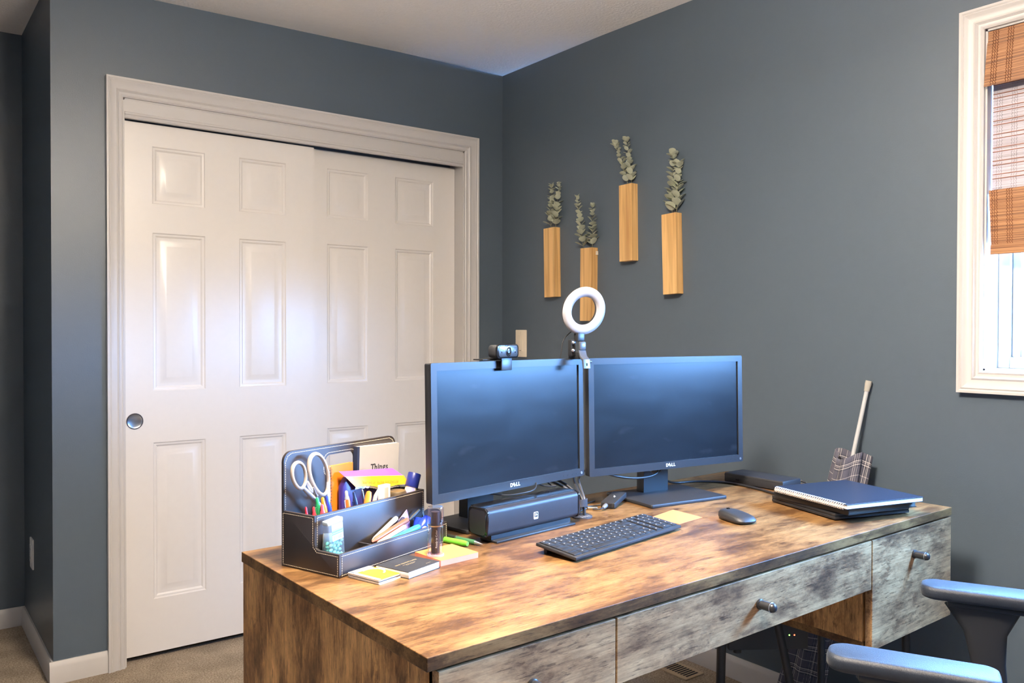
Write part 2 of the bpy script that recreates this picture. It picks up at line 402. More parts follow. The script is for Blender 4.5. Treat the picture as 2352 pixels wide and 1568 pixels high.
# baseboards: a flat board with a stepped, chamfered top
BB = [(0, 0), (0.013, 0), (0.013, 0.058), (0.010, 0.066), (0.006, 0.0764), (0, 0.0764)]
def baseboard(name, a, b, nrm):
    bm = BM(); a = Vector((*a, 0)); b = Vector((*b, 0)); n = Vector((*nrm, 0))
    A = [bm.verts.new(a+n*o+Vector((0, 0, z))) for o, z in BB]; B = [bm.verts.new(b+n*o+Vector((0, 0, z))) for o, z in BB]
    k = len(BB)
    for i in range(k): bm.faces.new((A[i], A[(i+1) % k], B[(i+1) % k], B[i]))
    bm.faces.new(A[::-1]); bm.faces.new(B)
    return struct(name, bm, M_trim, smooth=30)
baseboard('baseboard_back_left', (-L-.013, 0), (-1.7403, 0), (0, -1))
baseboard('baseboard_back_right', (-0.1496, 0), (-0.013, 0), (0, -1))
baseboard('baseboard_right', (0, 0), (0, RY), (-1, 0))
baseboard('baseboard_alcove_return', (-L, 0.0), (-L, REC-.013), (-1, 0))
baseboard('baseboard_alcove_back', (RX, REC), (-L, REC), (0, -1))
baseboard('baseboard_left', (RX, RY), (RX, REC-.013), (1, 0))
baseboard('baseboard_front', (RX+.013, RY), (-.013, RY), (0, 1))

# casings: a moulded profile mitred round an opening
PROF = [(0.0, 0.0), (0.0, 0.010), (0.08, 0.013), (0.16, 0.011), (0.24, 0.012), (0.34, 0.017), (0.42, 0.0145), (0.52, 0.0150), (0.68, 0.0185), (0.78, 0.0215), (0.84, 0.0195), (0.90, 0.022), (1.0, 0.022), (1.0, 0.0)]
def casing(path, offs, out, closed):
    """path: corner points of the opening edge, offs: outward offset vectors for those corners, out: protrusion direction"""
    bm = BM(); rows = [[bm.verts.new(Vector(p)+Vector(o)*t+Vector(out)*h) for p, o in zip(path, offs)] for t, h in PROF]
    n = len(path)
    for a, b in zip(rows[:-1], rows[1:]):
        for i in range(n if closed else n-1):
            j = (i+1) % n; bm.faces.new((a[i], a[j], b[j], b[i]))
    if not closed:
        bm.faces.new([r[0] for r in rows]); bm.faces.new([r[-1] for r in rows][::-1])
    return bm
wl, wr, wt = 0.057, 0.072, 0.068
bm = casing([(OX0, 0, 0), (OX0, 0, OZ), (OX1, 0, OZ), (OX1, 0, 0)], [(-wl, 0, 0), (-wl, 0, wt), (wr, 0, wt), (wr, 0, 0)], (0, -1, 0), False)
struct('trim_1', bm, M_trim, smooth=25)
# jamb lining of the closet opening, header board and sliding track
bm = BM(); box(bm, OX0, OX0+.006, -0.001, T, 0, OZ); box(bm, OX1-.006, OX1, -0.001, T, 0, OZ); box(bm, OX0, OX1, -0.001, T, OZ-.006, OZ)
struct('trim_2', bm, M_trim, smooth=0)
bm = BM(); prism(bm, [(0.014, 1.970), (0.014, OZ-.006), (0.0, OZ-.006), (0.0, 1.993), (-.004, 1.990), (-.005, 1.984), (-.002, 1.981), (-.004, 1.976), (-.002, 1.970)], OX0+.006, OX1-.006, 'x')
struct('trim_3', bm, M_trim, smooth=25)
M_track = plain('grey_track_metal', lin(120, 128, 145), 0.5, 0.3)
bm = BM(); box(bm, OX0+.006, OX1-.006, 0.110, 0.118, 1.955, OZ-.006); box(bm, OX0+.006, OX1-.006, 0.016, 0.118, OZ-.018, OZ-.007); box(bm, OX0+.006, OX1-.006, 0.062, 0.066, 1.995, OZ-.02)
struct('trim_4', bm, M_track, smooth=0)

def panel_door(name, x0, x1, z0, z1, yf, cols, rows):
    bm = BM(); th = 0.033
    xs = [x0]+[c for p in cols for c in p]+[x1]; zs = [z0]+[c for p in rows for c in p]+[z1]
    for i in range(len(xs)-1):
        for j in range(len(zs)-1):
            a, b, c, d = xs[i], xs[i+1], zs[j], zs[j+1]
            if i % 2 == 1 and j % 2 == 1:
                loops = [(0, 0), (0.004, 0.0035), (0.010, 0.0045), (0.016, 0.0085), (0.024, 0.009), (0.030, 0.0085), (0.046, 0.002), (0.050, 0.0015)]
                prev = None
                for ins, dep in loops:
                    ring = [bm.verts.new((px, yf+dep, pz)) for px, pz in ((a+ins, c+ins), (b-ins, c+ins), (b-ins, d-ins), (a+ins, d-ins))]
                    if prev:
                        for k in range(4): bm.faces.new((prev[k], prev[(k+1) % 4], ring[(k+1) % 4], ring[k]))
                    prev = ring
                bm.faces.new(prev)
            else:
                bm.faces.new([bm.verts.new(p) for p in ((a, yf, c), (b, yf, c), (b, yf, d), (a, yf, d))])
    A = [bm.verts.new(p) for p in ((x0, yf, z0), (x1, yf, z0), (x1, yf, z1), (x0, yf, z1))]
    B = [bm.verts.new(p) for p in ((x0, yf+th, z0), (x1, yf+th, z0), (x1, yf+th, z1), (x0, yf+th, z1))]
    for k in range(4): bm.faces.new((A[k], A[(k+1) % 4], B[(k+1) % 4], B[k]))
    bm.faces.new(B)
    bmesh.ops.remove_doubles(bm, verts=bm.verts, dist=0.00001)
    return struct(name, bm, M_door, smooth=20)
d1 = panel_door('door_1', -1.6755, -0.948, 0.022, 1.966, 0.026, [(-1.578, -1.388), (-1.258, -1.068)], [(0.22, 0.798), (0.989, 1.570), (1.676, 1.886)])
d2 = panel_door('door_2', -0.985, -0.2295, 0.022, 1.971, 0.068, [(-0.871, -0.679), (-0.544, -0.346)], [(0.22, 0.798), (0.989, 1.578), (1.690, 1.897)])
bm = BM(); lathe(bm, (-1.641, 0.0275, 0.8808), (0, -1, 0), [(0, 0.0), (0, 0.0215), (0.0001, 0.0215)], 32)
M_pull = plain('brushed_pull_cup', (0.55, 0.58, 0.62), 0.25, 1.0)
M_ring = plain('dark_chrome_rim', (0.25, 0.22, 0.22), 0.25, 1.0)
cup = BM(); lathe(cup, (-1.641, 0.026, 0.8808), (0, -1, 0), [(0.0, 0.0), (0.0003, 0.020), (0.0012, 0.0235), (0.0018, 0.026), (0.0, 0.0285)], 36)
bm.free(); pull = ob('finger_pull', cup, M_pull, d1)
rm = BM(); lathe(rm, (-1.641, 0.026, 0.8808), (0, -1, 0), [(0.0, 0.0255), (0.003, 0.026), (0.003, 0.0285), (0.0, 0.0295)], 36); ob('rim', rm, M_ring, pull)

# window: casing, lining, frame, sash, pane
bm = casing([(0, WY0, WZ0), (0, WY0, WZ1), (0, WY1, WZ1), (0, WY1, WZ0)], [(0, .061, -.061), (0, .061, .058), (0, -.061, .058), (0, -.061, -.061)], (-1, 0, 0), True)
struct('trim_5', bm, M_trim, smooth=25)
bm = BM()
for y0, y1, z0, z1 in ((WY0-.005, WY0, WZ0, WZ1), (WY1, WY1+.005, WZ0, WZ1), (WY1, WY0, WZ0, WZ0+.005), (WY1, WY0, WZ1-.005, WZ1)): box(bm, -0.001, T, min(y0, y1), max(y0, y1), z0, z1)
win = struct('window_1', bm, M_trim, smooth=0)
def frame_bm(x0, x1, inset, wdt, bev=0.003):
    bm = BM(); a, b, c, d = WY1+inset, WY0-inset, WZ0+inset, WZ1-inset
    box(bm, x0, x1, a, a+wdt, c, d, bev); box(bm, x0, x1, b-wdt, b, c, d, bev); box(bm, x0, x1, a+wdt, b-wdt, c, c+wdt, bev); box(bm, x0, x1, a+wdt, b-wdt, d-wdt, d, bev); return bm
M_vinyl = plain('white_vinyl', (0.50, 0.53, 0.56), 0.3, var=0.0)
ob('window_frame', frame_bm(0.075, 0.13, 0.005, 0.030), M_vinyl, win)
fb = frame_bm(0.088, 0.115, 0.036, 0.022); ym = (WY0+WY1)/2; box(fb, 0.088, 0.115, ym-.022, ym+.022, WZ0+.05, WZ1-.05, .003)
sash = ob('sash', fb, M_vinyl, win)
bm = BM(); box(bm, 0.100, 0.103, WY1+.055, WY0-.055, WZ0+.055, WZ1-.055); ob('pane', bm, mat_clear('window_glass', (0.97, 0.985, 1.0), 0.06), win, smooth=0)

# ------------------------------------------------------------------ bamboo roman shade in the window
def mat_bamboo(name, cols, trans=0.25):
    m, nt, b = new_mat(name)
    n = N(nt, 'ShaderNodeTexNoise'); n.inputs['Scale'].default_value = 1; n.inputs['Detail'].default_value = 2
    nt.links.new(coords(nt, (20, 3.0, 420)), n.inputs['Vector'])
    r = ramp(nt, [(0.30, cols[0]), (0.5, cols[1]), (0.68, cols[2])]); nt.links.new(n.outputs['Fac'], r.inputs['Fac'])
    nt.links.new(r.outputs['Color'], b.inputs['Base Color']); b.inputs['Roughness'].default_value = 0.55
    tl = N(nt, 'ShaderNodeBsdfTranslucent'); nt.links.new(r.outputs['Color'], tl.inputs['Color'])
    mx = N(nt, 'ShaderNodeMixShader'); mx.inputs[0].default_value = trans
    nt.links.new(b.outputs[0], mx.inputs[1]); nt.links.new(tl.outputs[0], mx.inputs[2]); nt.links.new(mx.outputs[0], nt.nodes['Material Output'].inputs['Surface'])
    return m
M_bam = mat_bamboo('bamboo_slats', (lin(92, 56, 30), lin(146, 98, 58), lin(178, 130, 86)), 0.02)
M_bampale = mat_bamboo('pale_reed_threads', (lin(150, 144, 150), lin(180, 175, 184), lin(196, 192, 202)), 0.012)
M_bambrown = plain('brown_reeds', lin(150, 92, 62), 0.6)
M_bamcord = plain('brown_binding_thread', lin(120, 72, 40), 0.8)
YA, YB = -2.1925, -3.272
sh = thing('roman_shade', 'woven bamboo roman shade half lowered in the white framed window', 'window shade', (0.02, (YA+YB)/2, 1.42))
def slats(bm, xf, z_top, z_bot, pitch, hgt, ya, yb, th=0.0016):
    z = z_top
    while z > z_bot+hgt*0.5:
        x = xf((z_top-z)/(z_top-z_bot)); j = random.uniform(-.0003, .0003)
        box(bm, x-th/2+j, x+th/2+j, yb, ya(((z_top-z)/(z_top-z_bot))), z-hgt, z); z -= pitch
def bind(par, xf, z_top, z_bot, ys, r=0.0008, mt=None):
    for y in ys:
        bm = BM()
        for s in (-1.5, 0, 1.5):
            pts = []; n = max(4, int((z_top-z_bot)/0.0042))
            for i in range(n+1):
                t = i/n; pts.append((xf(t)-.0016, y+s*0.004+(0.0014 if i % 2 else -0.0014), z_top-(z_top-z_bot)*t))
            sweep(bm, pts, r, 4)
        ob('binding_thread', bm, mt or M_bamcord, par, True, smooth=0)
YS = [YA-.018]+[YA-.055-.118*k for k in range(9)]
bm = BM(); vx = lambda t: 0.004-0.020*t; slats(bm, vx, WZ1-.006, 1.866, 0.0026, 0.00245, lambda t: -2.190+0.002*t, YB); val = ob('valance', bm, M_bam, sh, True, smooth=0)
bind(val, vx, WZ1-.006, 1.866, YS)
bm = BM(); px_ = lambda t: 0.030-0.004*t; slats(bm, px_, 2.012, 1.585, 0.0031, 0.00335, lambda t: YA-.001, YB, 0.0010); pan = ob('woven_panel', bm, M_bampale, sh, True, smooth=0)
bm = BM(); z = 1.995
while z > 1.60:
    for dz in (0, 0.011): xr = px_((2.012-z+dz)/.427)-.0016; sweep(bm, [(xr, YA-.001, z-dz), (xr, YB, z-dz)], 0.0011, 5)
    z -= 0.036
bn_ = ob('reed_pair', bm, M_bambrown, pan, True)
bind(pan, px_, 2.012, 1.59, YS, 0.0005, M_bampale)
bm = BM(); fx = lambda t: 0.0+0.006*t
slats(bm, fx, 1.590, 1.4405, 0.0026, 0.00245, lambda t: YA-.004-.004*t, YB); slats(bm, lambda t: fx(t)+.016, 1.588, 1.45, 0.0026, 0.00245, lambda t: YA-.006, YB)
fold = ob('folded_stack', bm, M_bam, sh, True, smooth=0)
bind(fold, fx, 1.590, 1.446, YS)
bm = BM(); gx = lambda t: 0.002; slats(bm, gx, 1.444, 1.418, 0.0026, 0.00245, lambda t: YA-.008, YB); box(bm, 0.003, 0.014, YB, YA-.009, 1.4215, 1.4405, .003); hem = ob('hem_bar', bm, M_bam, sh, True, smooth=0)
bm = BM(); box(bm, 0.006, 0.060, YB, YA+.0, 2.0005, 2.0165); ob('head_rail', bm, M_trim, sh, True, smooth=0)

# ------------------------------------------------------------------ ceiling lamp (the warm light of the room)
LX, LY = -1.60, -2.25
lz = HC(LX, LY)
lamp = thing('ceiling_lamp', 'round frosted glass bowl lamp hanging from the ceiling above the office chair', 'ceiling lamp', (LX, LY, lz-.400))
bm = BM(); lathe(bm, (LX, LY, lz), (0, 0, -1), [(0.0, 0.060), (0.014, 0.065), (0.020, 0.060), (0.022, 0.012), (0.30, 0.010)], 32); ob('stem', bm, M_silver, lamp, True)
M_dome = emissive('lit_frosted_bowl', LAMP_COL, LAMP_W)
bm = BM(); lathe(bm, (LX, LY, lz-.290), (0, 0, -1), [(0.0, 0.012), (0.004, 0.10), (0.0, 0.165), (0.006, 0.170), (0.035, 0.160), (0.065, 0.130), (0.085, 0.08), (0.093, 0.02), (0.094, 0.0)], 40); ob('glass_bowl', bm, M_dome, lamp, True)
bm = BM(); lathe(bm, (LX, LY, lz-.384), (0, 0, -1), [(0.0, 0.010), (0.008, 0.008), (0.016, 0.0)], 12); ob('finial', bm, M_silver, lamp, True)

# ------------------------------------------------------------------ wall plates and floor vent
def plate(name, label, cat, loc, nrm, w_, h_, m, decora):
    """loc: centre of the plate on the wall, nrm along x (wall normal)"""
    t = thing(name, label, cat, loc); s = nrm
    bm = BM(); prism(bm, rrect(-w_/2, w_/2, -h_/2, h_/2, .004), 0.0, 0.0055*s, 'x', bev=0.0012); pl = ob('cover_plate', bm, m, t)
    bm = BM(); prism(bm, rrect(-w_*.24, w_*.24, -h_*.29, h_*.29, .002), 0.0055*s, 0.0085*s, 'x', bev=0.0008); ob('insert', bm, m, t)
    for dz in (-h_*.41, h_*.41):
        bm = BM(); lathe(bm, (0.0055*s, 0, dz), (s, 0, 0), [(0, 0.003), (0.001, 0.003), (0.0013, 0.0)], 12); ob('screw', bm, m, t)
    if decora == 'switch':
        bm = BM(); box(bm, 0.0085*min(s, 0)-.0006 if s < 0 else .0084, 0.0085*s+.0006*s if s > 0 else -.0084, -.006, .006, -.034, -.032); ob('slot', bm, M_dark, t)
    else:
        for dz in (-.017, .017):
            for dy in (-.006, .006):
                bm = BM(); x_ = 0.0086*s; box(bm, min(x_, x_-.001*s), max(x_, x_-.001*s), dy-.001, dy+.001, dz-.004, dz+.004); ob('slot', bm, M_dark, t)
    return t
plate('light_switch', 'ivory light switch plate on the grey wall behind the monitor camera', 'light switch', (0, -0.1525, 1.154), -1, 0.080, 0.126, M_ivory, 'switch')
plate('wall_outlet', 'white outlet plate on the narrow alcove wall at the far left', 'outlet', (-L, 0.487, 0.344), -1, 0.072, 0.116, M_whitep, 'outlet')
vent = thing('floor_register', 'beige metal floor register with dark slots set in the carpet by the right wall', 'floor vent', (-0.110, -1.140, 0.0))
M_vent = plain('tan_metal', lin(176, 156, 128), 0.5)
bm = BM(); prism(bm, rrect(-.048, .048, -.150, .150, .004), 0.0, 0.006, 'z', bev=.002); ob('face_plate', bm, M_vent, vent)
for k in range(22):
    bm = BM(); y = -.134+k*.0128; box(bm, -.030, .030, y-.0036, y+.0036, .0052, .0066); ob('slot', bm, M_dark, vent, smooth=0)

# ================================================================== the desk
DZ = 0.76
DW, DD, DT = 1.595, 0.70, 0.0207
desk = thing('desk', 'rustic brown wood desk with grey-lit drawer fronts and black knobs', 'desk', (-1.771, -2.224, 0.0), 0.0225)
bm = BM(); box(bm, 0, DW, 0, DD, DZ-DT, DZ, .0012)
top = ob('desktop', bm, M_lamT, desk, smooth=0)
# side units: left and right, each a box on black legs
UZ0 = 0.478; DB = DZ-DT
def unit(x0, x1, outer):
    t = 0.017
    bm = BM(); a, b = (x0+.002, x0+t) if outer == 'l' else (x1-t, x1-.004)
    box(bm, a, b, .020, DD-.004, UZ0, DB, .0008); ob('side_panel', bm, M_lamS, desk, smooth=0)
    bm = BM(); a, b = (x1-t, x1-.001) if outer == 'l' else (x0+.001, x0+t)
    box(bm, a, b, .024, DD-.004, UZ0+.018, DB, .0008); ob('inner_panel', bm, M_lamS, desk, smooth=0)
    bm = BM(); box(bm, x0+.003, x1-.003, .022, DD-.004, UZ0, UZ0+.018, .0008); ob('bottom_board', bm, M_lamT, desk, smooth=0)
    bm = BM(); box(bm, x0+t, x1-t, DD-.022, DD-.006, UZ0+.018, DB); ob('back_panel', bm, M_lamT, desk, smooth=0)
unit(0.0, 0.371, 'l'); unit(1.1985, DW, 'r')
bm = BM(); box(bm, 0.371, 1.1985, DD-.022, DD-.006, DB-.11, DB, .0008); ob('rear_rail', bm, M_lamT, desk, smooth=0)
def drawer(x0, x1, z0, kx, kz, depth):
    t = 0.018
    bm = BM(); box(bm, x0, x1, .001, t, z0, DB-.0045, .0010); fr = ob('drawer_front', bm, M_lamF, desk, smooth=0)
    bm = BM(); box(bm, x0+.03, x1-.03, t, depth, z0+.03, DB-.02); ob('drawer_box', bm, M_lamT, fr, smooth=0)
    bm = BM(); lathe(bm, (kx, .001, kz), (0, -1, 0), [(0.0, .0105), (.004, .0105), (.005, .0088), (.027, .0092), (.0275, .0098), (.029, .0098), (.0295, .0092), (.033, .0088), (.036, .0065), (.0375, .0)], 24)
    kn = ob('knob', bm, M_blackm, fr)
    bm = BM(); lathe(bm, (kx, -.0262, kz), (0, -1, 0), [(0.0, .0096), (.0004, .0103), (.0014, .0103), (.0018, .0096)], 24); ob('collar', bm, M_silver, kn)
drawer(0.0195, 0.3695, UZ0+.004, 0.190, 0.672, 0.60)
drawer(0.3735, 1.1960, 0.6235, 0.7685, 0.678, 0.42)
drawer(1.2000, DW-.001, UZ0+.004, 1.3965, 0.672, 0.60)
def dleg(x, y, fx, fy, r=.0105):
    bm = BM(); sweep(bm, [(x, y, UZ0), (fx, fy, .006)], r, 14); lathe(bm, (fx, fy, 0), (0, 0, 1), [(0, .012), (.006, .012), (.008, .0105)], 14); lg = ob('leg', bm, M_blackm, desk)
    bm = BM(); box(bm, x-.022, x+.022, y-.03, y+.03, UZ0-.004, UZ0, .001); ob('mounting_plate', bm, M_blackm, lg)
dleg(1.203+.02, 0.435, 1.197+.02, 0.440, .0125); dleg(1.223, 0.265, 1.250, 0.165)
dleg(1.563, 0.100, 1.563, 0.100); dleg(1.563, 0.345, 1.563, 0.345)
for x, y, fx_, fy in ((0.372-.02, .435, .372-.014, .440), (0.352, .265, .325, .165), (.032, .100, .032, .100), (.032, .60, .032, .66)): dleg(x, y, fx_, fy)

# ------------------------------------------------------------------ black electronics box hung under the right unit
eb = thing('electronics_box', 'black electronics box with green and red indicator lights hung under the desk', 'electronics', (-0.435, -1.795, 0.336), -0.60)
bm = BM(); box(bm, -.105, .115, -.05, .05, 0.012, UZ0-.336-.0005, .004); ob('housing', bm, M_black, eb)
for x in (-.075, .055):
    bm = BM(); lathe(bm, (x, -.03, .013), (0, 0, -1), [(0, .012), (.012, .012), (.013, .0)], 14); ob('foot', bm, M_black, eb)
for x, c in ((.062, (.2, 1, .1)), (.076, (1, .12, .05))):
    bm = BM(); lathe(bm, (x, -.0495, .052), (0, -1, 0), [(0, .0022), (.001, .002), (.0016, 0)], 10); ob('indicator_light', bm, emissive('led', c, 3.0), eb)
bm = BM(); box(bm, -.10, .11, -.0515, -.0495, .080, .083); ob('seam', bm, M_dark, eb, smooth=0)

# ================================================================== monitors
M_bezel = plain('monitor_bezel', (0.022, 0.024, 0.028), 0.40, bump=(700, 0.12, 0.0003), spec=.28)
def mat_screen():
    m, nt, b = new_mat('matte_dark_screen'); b.inputs['Base Color'].default_value = (0.006, 0.008, 0.011, 1); b.inputs['Specular IOR Level'].default_value = 0.22
    n = N(nt, 'ShaderNodeTexNoise'); n.inputs['Scale'].default_value = 1; n.inputs['Detail'].default_value = 5; n.inputs['Distortion'].default_value = 1.2
    nt.links.new(coords(nt, (6, 6, 16)), n.inputs['Vector'])
    mr = N(nt, 'ShaderNodeMapRange'); mr.inputs['From Min'].default_value = .45; mr.inputs['From Max'].default_value = .75; mr.inputs['To Min'].default_value = 0.28; mr.inputs['To Max'].default_value = 0.34
    nt.links.new(n.outputs['Fac'], mr.inputs['Value']); nt.links.new(mr.outputs['Result'], b.inputs['Roughness'])
    sm = N(nt, 'ShaderNodeTexNoise'); sm.inputs['Scale'].default_value = 1; sm.inputs['Detail'].default_value = 3; nt.links.new(coords(nt, (9, 9, 22)), sm.inputs['Vector'])
    r = ramp(nt, [(0.62, (0.006, 0.008, 0.011, 1)), (0.80, (0.022, 0.026, 0.032, 1))]); nt.links.new(sm.outputs['Fac'], r.inputs['Fac']); nt.links.new(r.outputs['Color'], b.inputs['Base Color'])
    return m
M_screen = mat_screen()
M_logo = plain('logo_silver_print', (0.62, 0.64, 0.68), 0.35)
def monitor(label, loc, rz, w_, h_, zb, tilt, stand_y, base_d, base_w):
    t = thing('monitor', label, 'monitor', loc, rz)
    P = Matrix.Translation((0, 0, zb)) @ Matrix.Rotation(-tilt, 4, 'X')     # the panel leans back
    bt, bb = .0165, .0195
    bm = BM(); outer = rrect(-w_/2, w_/2, 0, h_, .004); inner = [(-w_/2+bt, bb), (w_/2-bt, bb), (w_/2-bt, h_-bt), (-w_/2+bt, h_-bt)]
    hole_plate(bm, outer, inner, (0, h_/2), 0.0, .006, 'y'); bm.transform(P); bez = ob('bezel', bm, M_bezel, t, smooth=30)
    bm = BM(); box(bm, -w_/2+bt-.001, w_/2-bt+.001, .0035, .0058, bb-.001, h_-bt+.001); bm.transform(P); ob('screen', bm, M_screen, t, smooth=0)
    bm = BM(); prism(bm, rrect(-w_/2+.0005, w_/2-.0005, .0005, h_-.0005, .004), .006, .021, 'y', bev=.001)
    prism(bm, rrect(-w_*.36, w_*.36, h_*.14, h_*.86, .02), .021, .040, 'y', bev=.006); bm.transform(P); ob('back_shell', bm, M_blackg if False else M_black, t)
    # logo: D, tilted E, L, L
    lm = P @ face_mtx((0, -.0002, bb*.52), (1, 0, 0), (0, 0, 1))
    bm = BM(); s = .0118; x = -.0128
    for ch, dx in (('D', 0), ('E', .0092), ('L', .0176), ('L', .0250)):
        g = text_bm(ch, s, lm @ Matrix.Translation((x+dx, 0, 0)) @ Matrix.Rotation(math.radians(38 if ch == 'E' else 0), 4, 'Z'), .0002, bold=.0005)
        merge(bm, g)
    ob('logo', bm, M_logo, bez, smooth=0)
    for k in range(4):
        bm = BM(); lathe(bm, tuple(P @ Vector((w_/2-.030-.016*k, .0005, bb*.42))), (0, -1, 0), [(0, .0016), (.0011, .0014)], 10); ob('button', bm, M_black, bez)
    bm = BM(); lathe(bm, tuple(P @ Vector((w_/2-.0105, .0005, bb*.42))), (0, -1, 0), [(0, .0036), (.0014, .0034), (.0016, .0)], 14); ob('power_button', bm, M_silver, bez)
    # stand: neck with a round cable hole, base plate
    nz1 = zb+h_*.62
    bm = BM(); nt_ = [(-.043, .009), (.043, .009), (.040, nz1), (-.040, nz1)]
    hc = (0, zb+.003); circ = [(hc[0]+.026*math.cos(2*math.pi*k/28), hc[1]+.026*math.sin(2*math.pi*k/28)) for k in range(28)]
    hole_plate(bm, nt_, circ, hc, stand_y, stand_y+.030, 'y'); ob('neck', bm, M_black, t, smooth=30)
    bm = BM(); box(bm, -.05, .05, .036, stand_y+.012, zb+h_*.34, zb+h_*.62, .004); ob('mount', bm, M_black, t)
    bm = BM(); y1 = stand_y+.055; prism(bm, rrect(-base_w/2, base_w/2, y1-base_d, y1, .006), 0.0, .0095, 'z', bev=.003); ob('base', bm, M_char, t)
    return t
mon1 = monitor('dark monitor angled right, carrying a camera and a ring lamp on its top edge', (-1.2098, -1.690, DZ), .158, .5016, .2955, .0882, .020, .115, .145, .255)
mon2 = monitor('blue-lit dark monitor turned toward the window, bare top edge', (-.674, -1.680, DZ), -.1248, .5355, .3018, .0806, .024, .062, .195, .262)

# ------------------------------------------------------------------ webcam on the first monitor
M_cam = plain('webcam_face', (0.030, 0.034, 0.040), 0.25)
wc = thing('webcam', 'black wide webcam with grey lens face clipped on top of the left monitor', 'webcam', (-1.243, -1.691, 1.1435), .24)
wc.scale = (.92, .92, 1.12)
bm = BM(); prism(bm, rrect(-.042, .042, .0055, .0335, .008), -.012, -.006, 'y', bev=.002); fc = ob('front_frame', bm, M_blackg, wc)
bm = BM(); prism(bm, rrect(-.036, .036, .0085, .0305, .006), -.0130, -.0118, 'y', bev=.0005); ob('face', bm, M_cam, fc)
bm = BM(); prism(bm, rrect(-.040, .040, .0065, .0325, .009), -.006, .020, 'y', bev=.004); ob('body', bm, M_char, wc)
bm = BM(); lathe(bm, (0, -.013, .0195), (0, -1, 0), [(0, .0105), (.0008, .0103), (.0010, .0085), (.0004, .0080), (.0014, .0060), (.0018, .0035), (.0010, .0)], 28); ob('lens', bm, M_blackg, fc)
for x in (-.026, .026):
    bm = BM(); box(bm, x-.0015, x+.0015, -.0134, -.0129, .016, .023, .0003); ob('slit', bm, M_blackg, fc)
bm = BM(); box(bm, -.020, .020, -.008, .052, .0015, .0055, .001); box(bm, -.020, .020, -.0085, -.0045, -.019, .0035, .0015); ob('clip', bm, M_black, wc)
bm = BM(); box(bm, -.060, -.018, .018, .050, .0015, .0040, .001); ob('hinge_plate', bm, M_black, wc)

# ------------------------------------------------------------------ clip-on ring lamp
rl = thing('ring_lamp', 'white ring lamp switched off, on a black clip at the right end of the monitor', 'ring light', (-.994, -1.668, 1.130), .02)
RC = Vector((.003, -.012, .131)); fn = Vector((-.22, -.93, -.20)).normalized()
ux_, uy_ = frame_for(fn)
bm = BM(); R_, r_ = .0475, .0125
rows = []
for i in range(56):
    a = 2*math.pi*i/56; dirv = ux_*math.cos(a)+uy_*math.sin(a)
    rows.append([bm.verts.new(RC+dirv*(R_+r_*math.cos(b)*1.0)+fn*(r_*.62*math.sin(b))) for b in [2*math.pi*k/12 for k in range(12)]])
for i in range(56):
    for k in range(12): bm.faces.new((rows[i][k], rows[(i+1) % 56][k], rows[(i+1) % 56][(k+1) % 12], rows[i][(k+1) % 12]))
ob('diffuser_ring', bm, plain('frosted_white_diffuser', (0.36, 0.358, 0.38), 0.5, var=0.0), rl)
bm = BM(); rows = []
for i in range(56):
    a = 2*math.pi*i/56; dirv = ux_*math.cos(a)+uy_*math.sin(a)
    rows.append([bm.verts.new(RC+dirv*p+fn*q) for p, q in ((R_-.0115, -.004), (R_+.0115, -.004), (R_+.0105, -.0105), (R_-.0105, -.0105))])
for i in range(56):
    for k in range(4): bm.faces.new((rows[i][k], rows[(i+1) % 56][k], rows[(i+1) % 56][(k+1) % 4], rows[i][(k+1) % 4]))
ob('back_ring', bm, M_black, rl)
M_clipm = plain('clip_grey_plastic', (0.06, 0.065, 0.075), 0.35)
bm = BM(); box(bm, -.012, .012, -.006, .010, .056, .078, .003); ob('swivel', bm, M_black, rl)
bm = BM(); box(bm, -.011, .011, -.013, -.006, .034, .056, .004); ob('upper_clip', bm, M_clipm, rl)
bm = BM(); prism(bm, [(-.010, .034), (-.014, .022), (-.017, .018), (-.025, .012), (-.027, -.010), (-.023, -.010), (-.020, .008), (-.010, .018), (-.006, .034)], -.0115, .0115, 'x', bev=.001); jw = ob('front_jaw', bm, M_clipm, rl)
bm = BM(); box(bm, -.0012, .0012, -.0276, -.0262, -.004, .003, .0003); ob('slot', bm, M_dark, jw, smooth=0)
bm = BM(); box(bm, -.010, .010, -.006, .030, .012, .030, .002); box(bm, -.010, .010, .024, .032, -.012, .060, .002); ob('rear_jaw', bm, M_black, rl)
bm = BM(); lathe(bm, (.012, -.020, .006), (1, 0, 0), [(0, .0035), (.008, .0035), (.009, .0)], 12); ob('pin', bm, M_clipm, rl)
for z in (.053, .034):
    bm = BM(); lathe(bm, (-.020, .006, z), (-.3, -1, 0), [(0, .0035), (.008, .0035), (.010, .001)], 12); ob('screw', bm, M_silver, rl)
bm = BM(); box(bm, -.024, -.008, .004, .018, .020, .060, .002); ob('bracket', bm, M_black, rl)

# ------------------------------------------------------------------ soundbar
sb = thing('soundbar', 'long black soundbar with ribbed grille and square badge below the left monitor', 'speaker', (-1.2105, -1.7310, DZ), .128)
M_grille = plain('speaker_grille', (0.026, 0.026, 0.031), 0.42, 0.2, bump=(1, 0.35, 0.0008, (900, 900, 900), 2))
SL = .293
bm = BM(); sec = rrect(-.030, .028, .0135, .0740, (.012, .010, .012, .012), 6); prism(bm, sec, -SL/2, SL/2, 'x'); ob('grille_body', bm, M_grille, sb)
for s in (-1, 1):
    bm = BM(); prism(bm, rrect(-.0315, .0295, .012, .0755, .013, 6), s*SL/2-.003, s*(SL/2)+.003, 'x', bev=.0015); ec = ob('end_cap', bm, M_blackg, sb)
    bm = BM(); x_ = s*(SL/2+.0031); prism(bm, rrect(-.026, .024, .0175, .070, .010, 6), min(x_, x_-s*.0006), max(x_, x_-s*.0006), 'x'); ob('end_face', bm, M_black, ec)
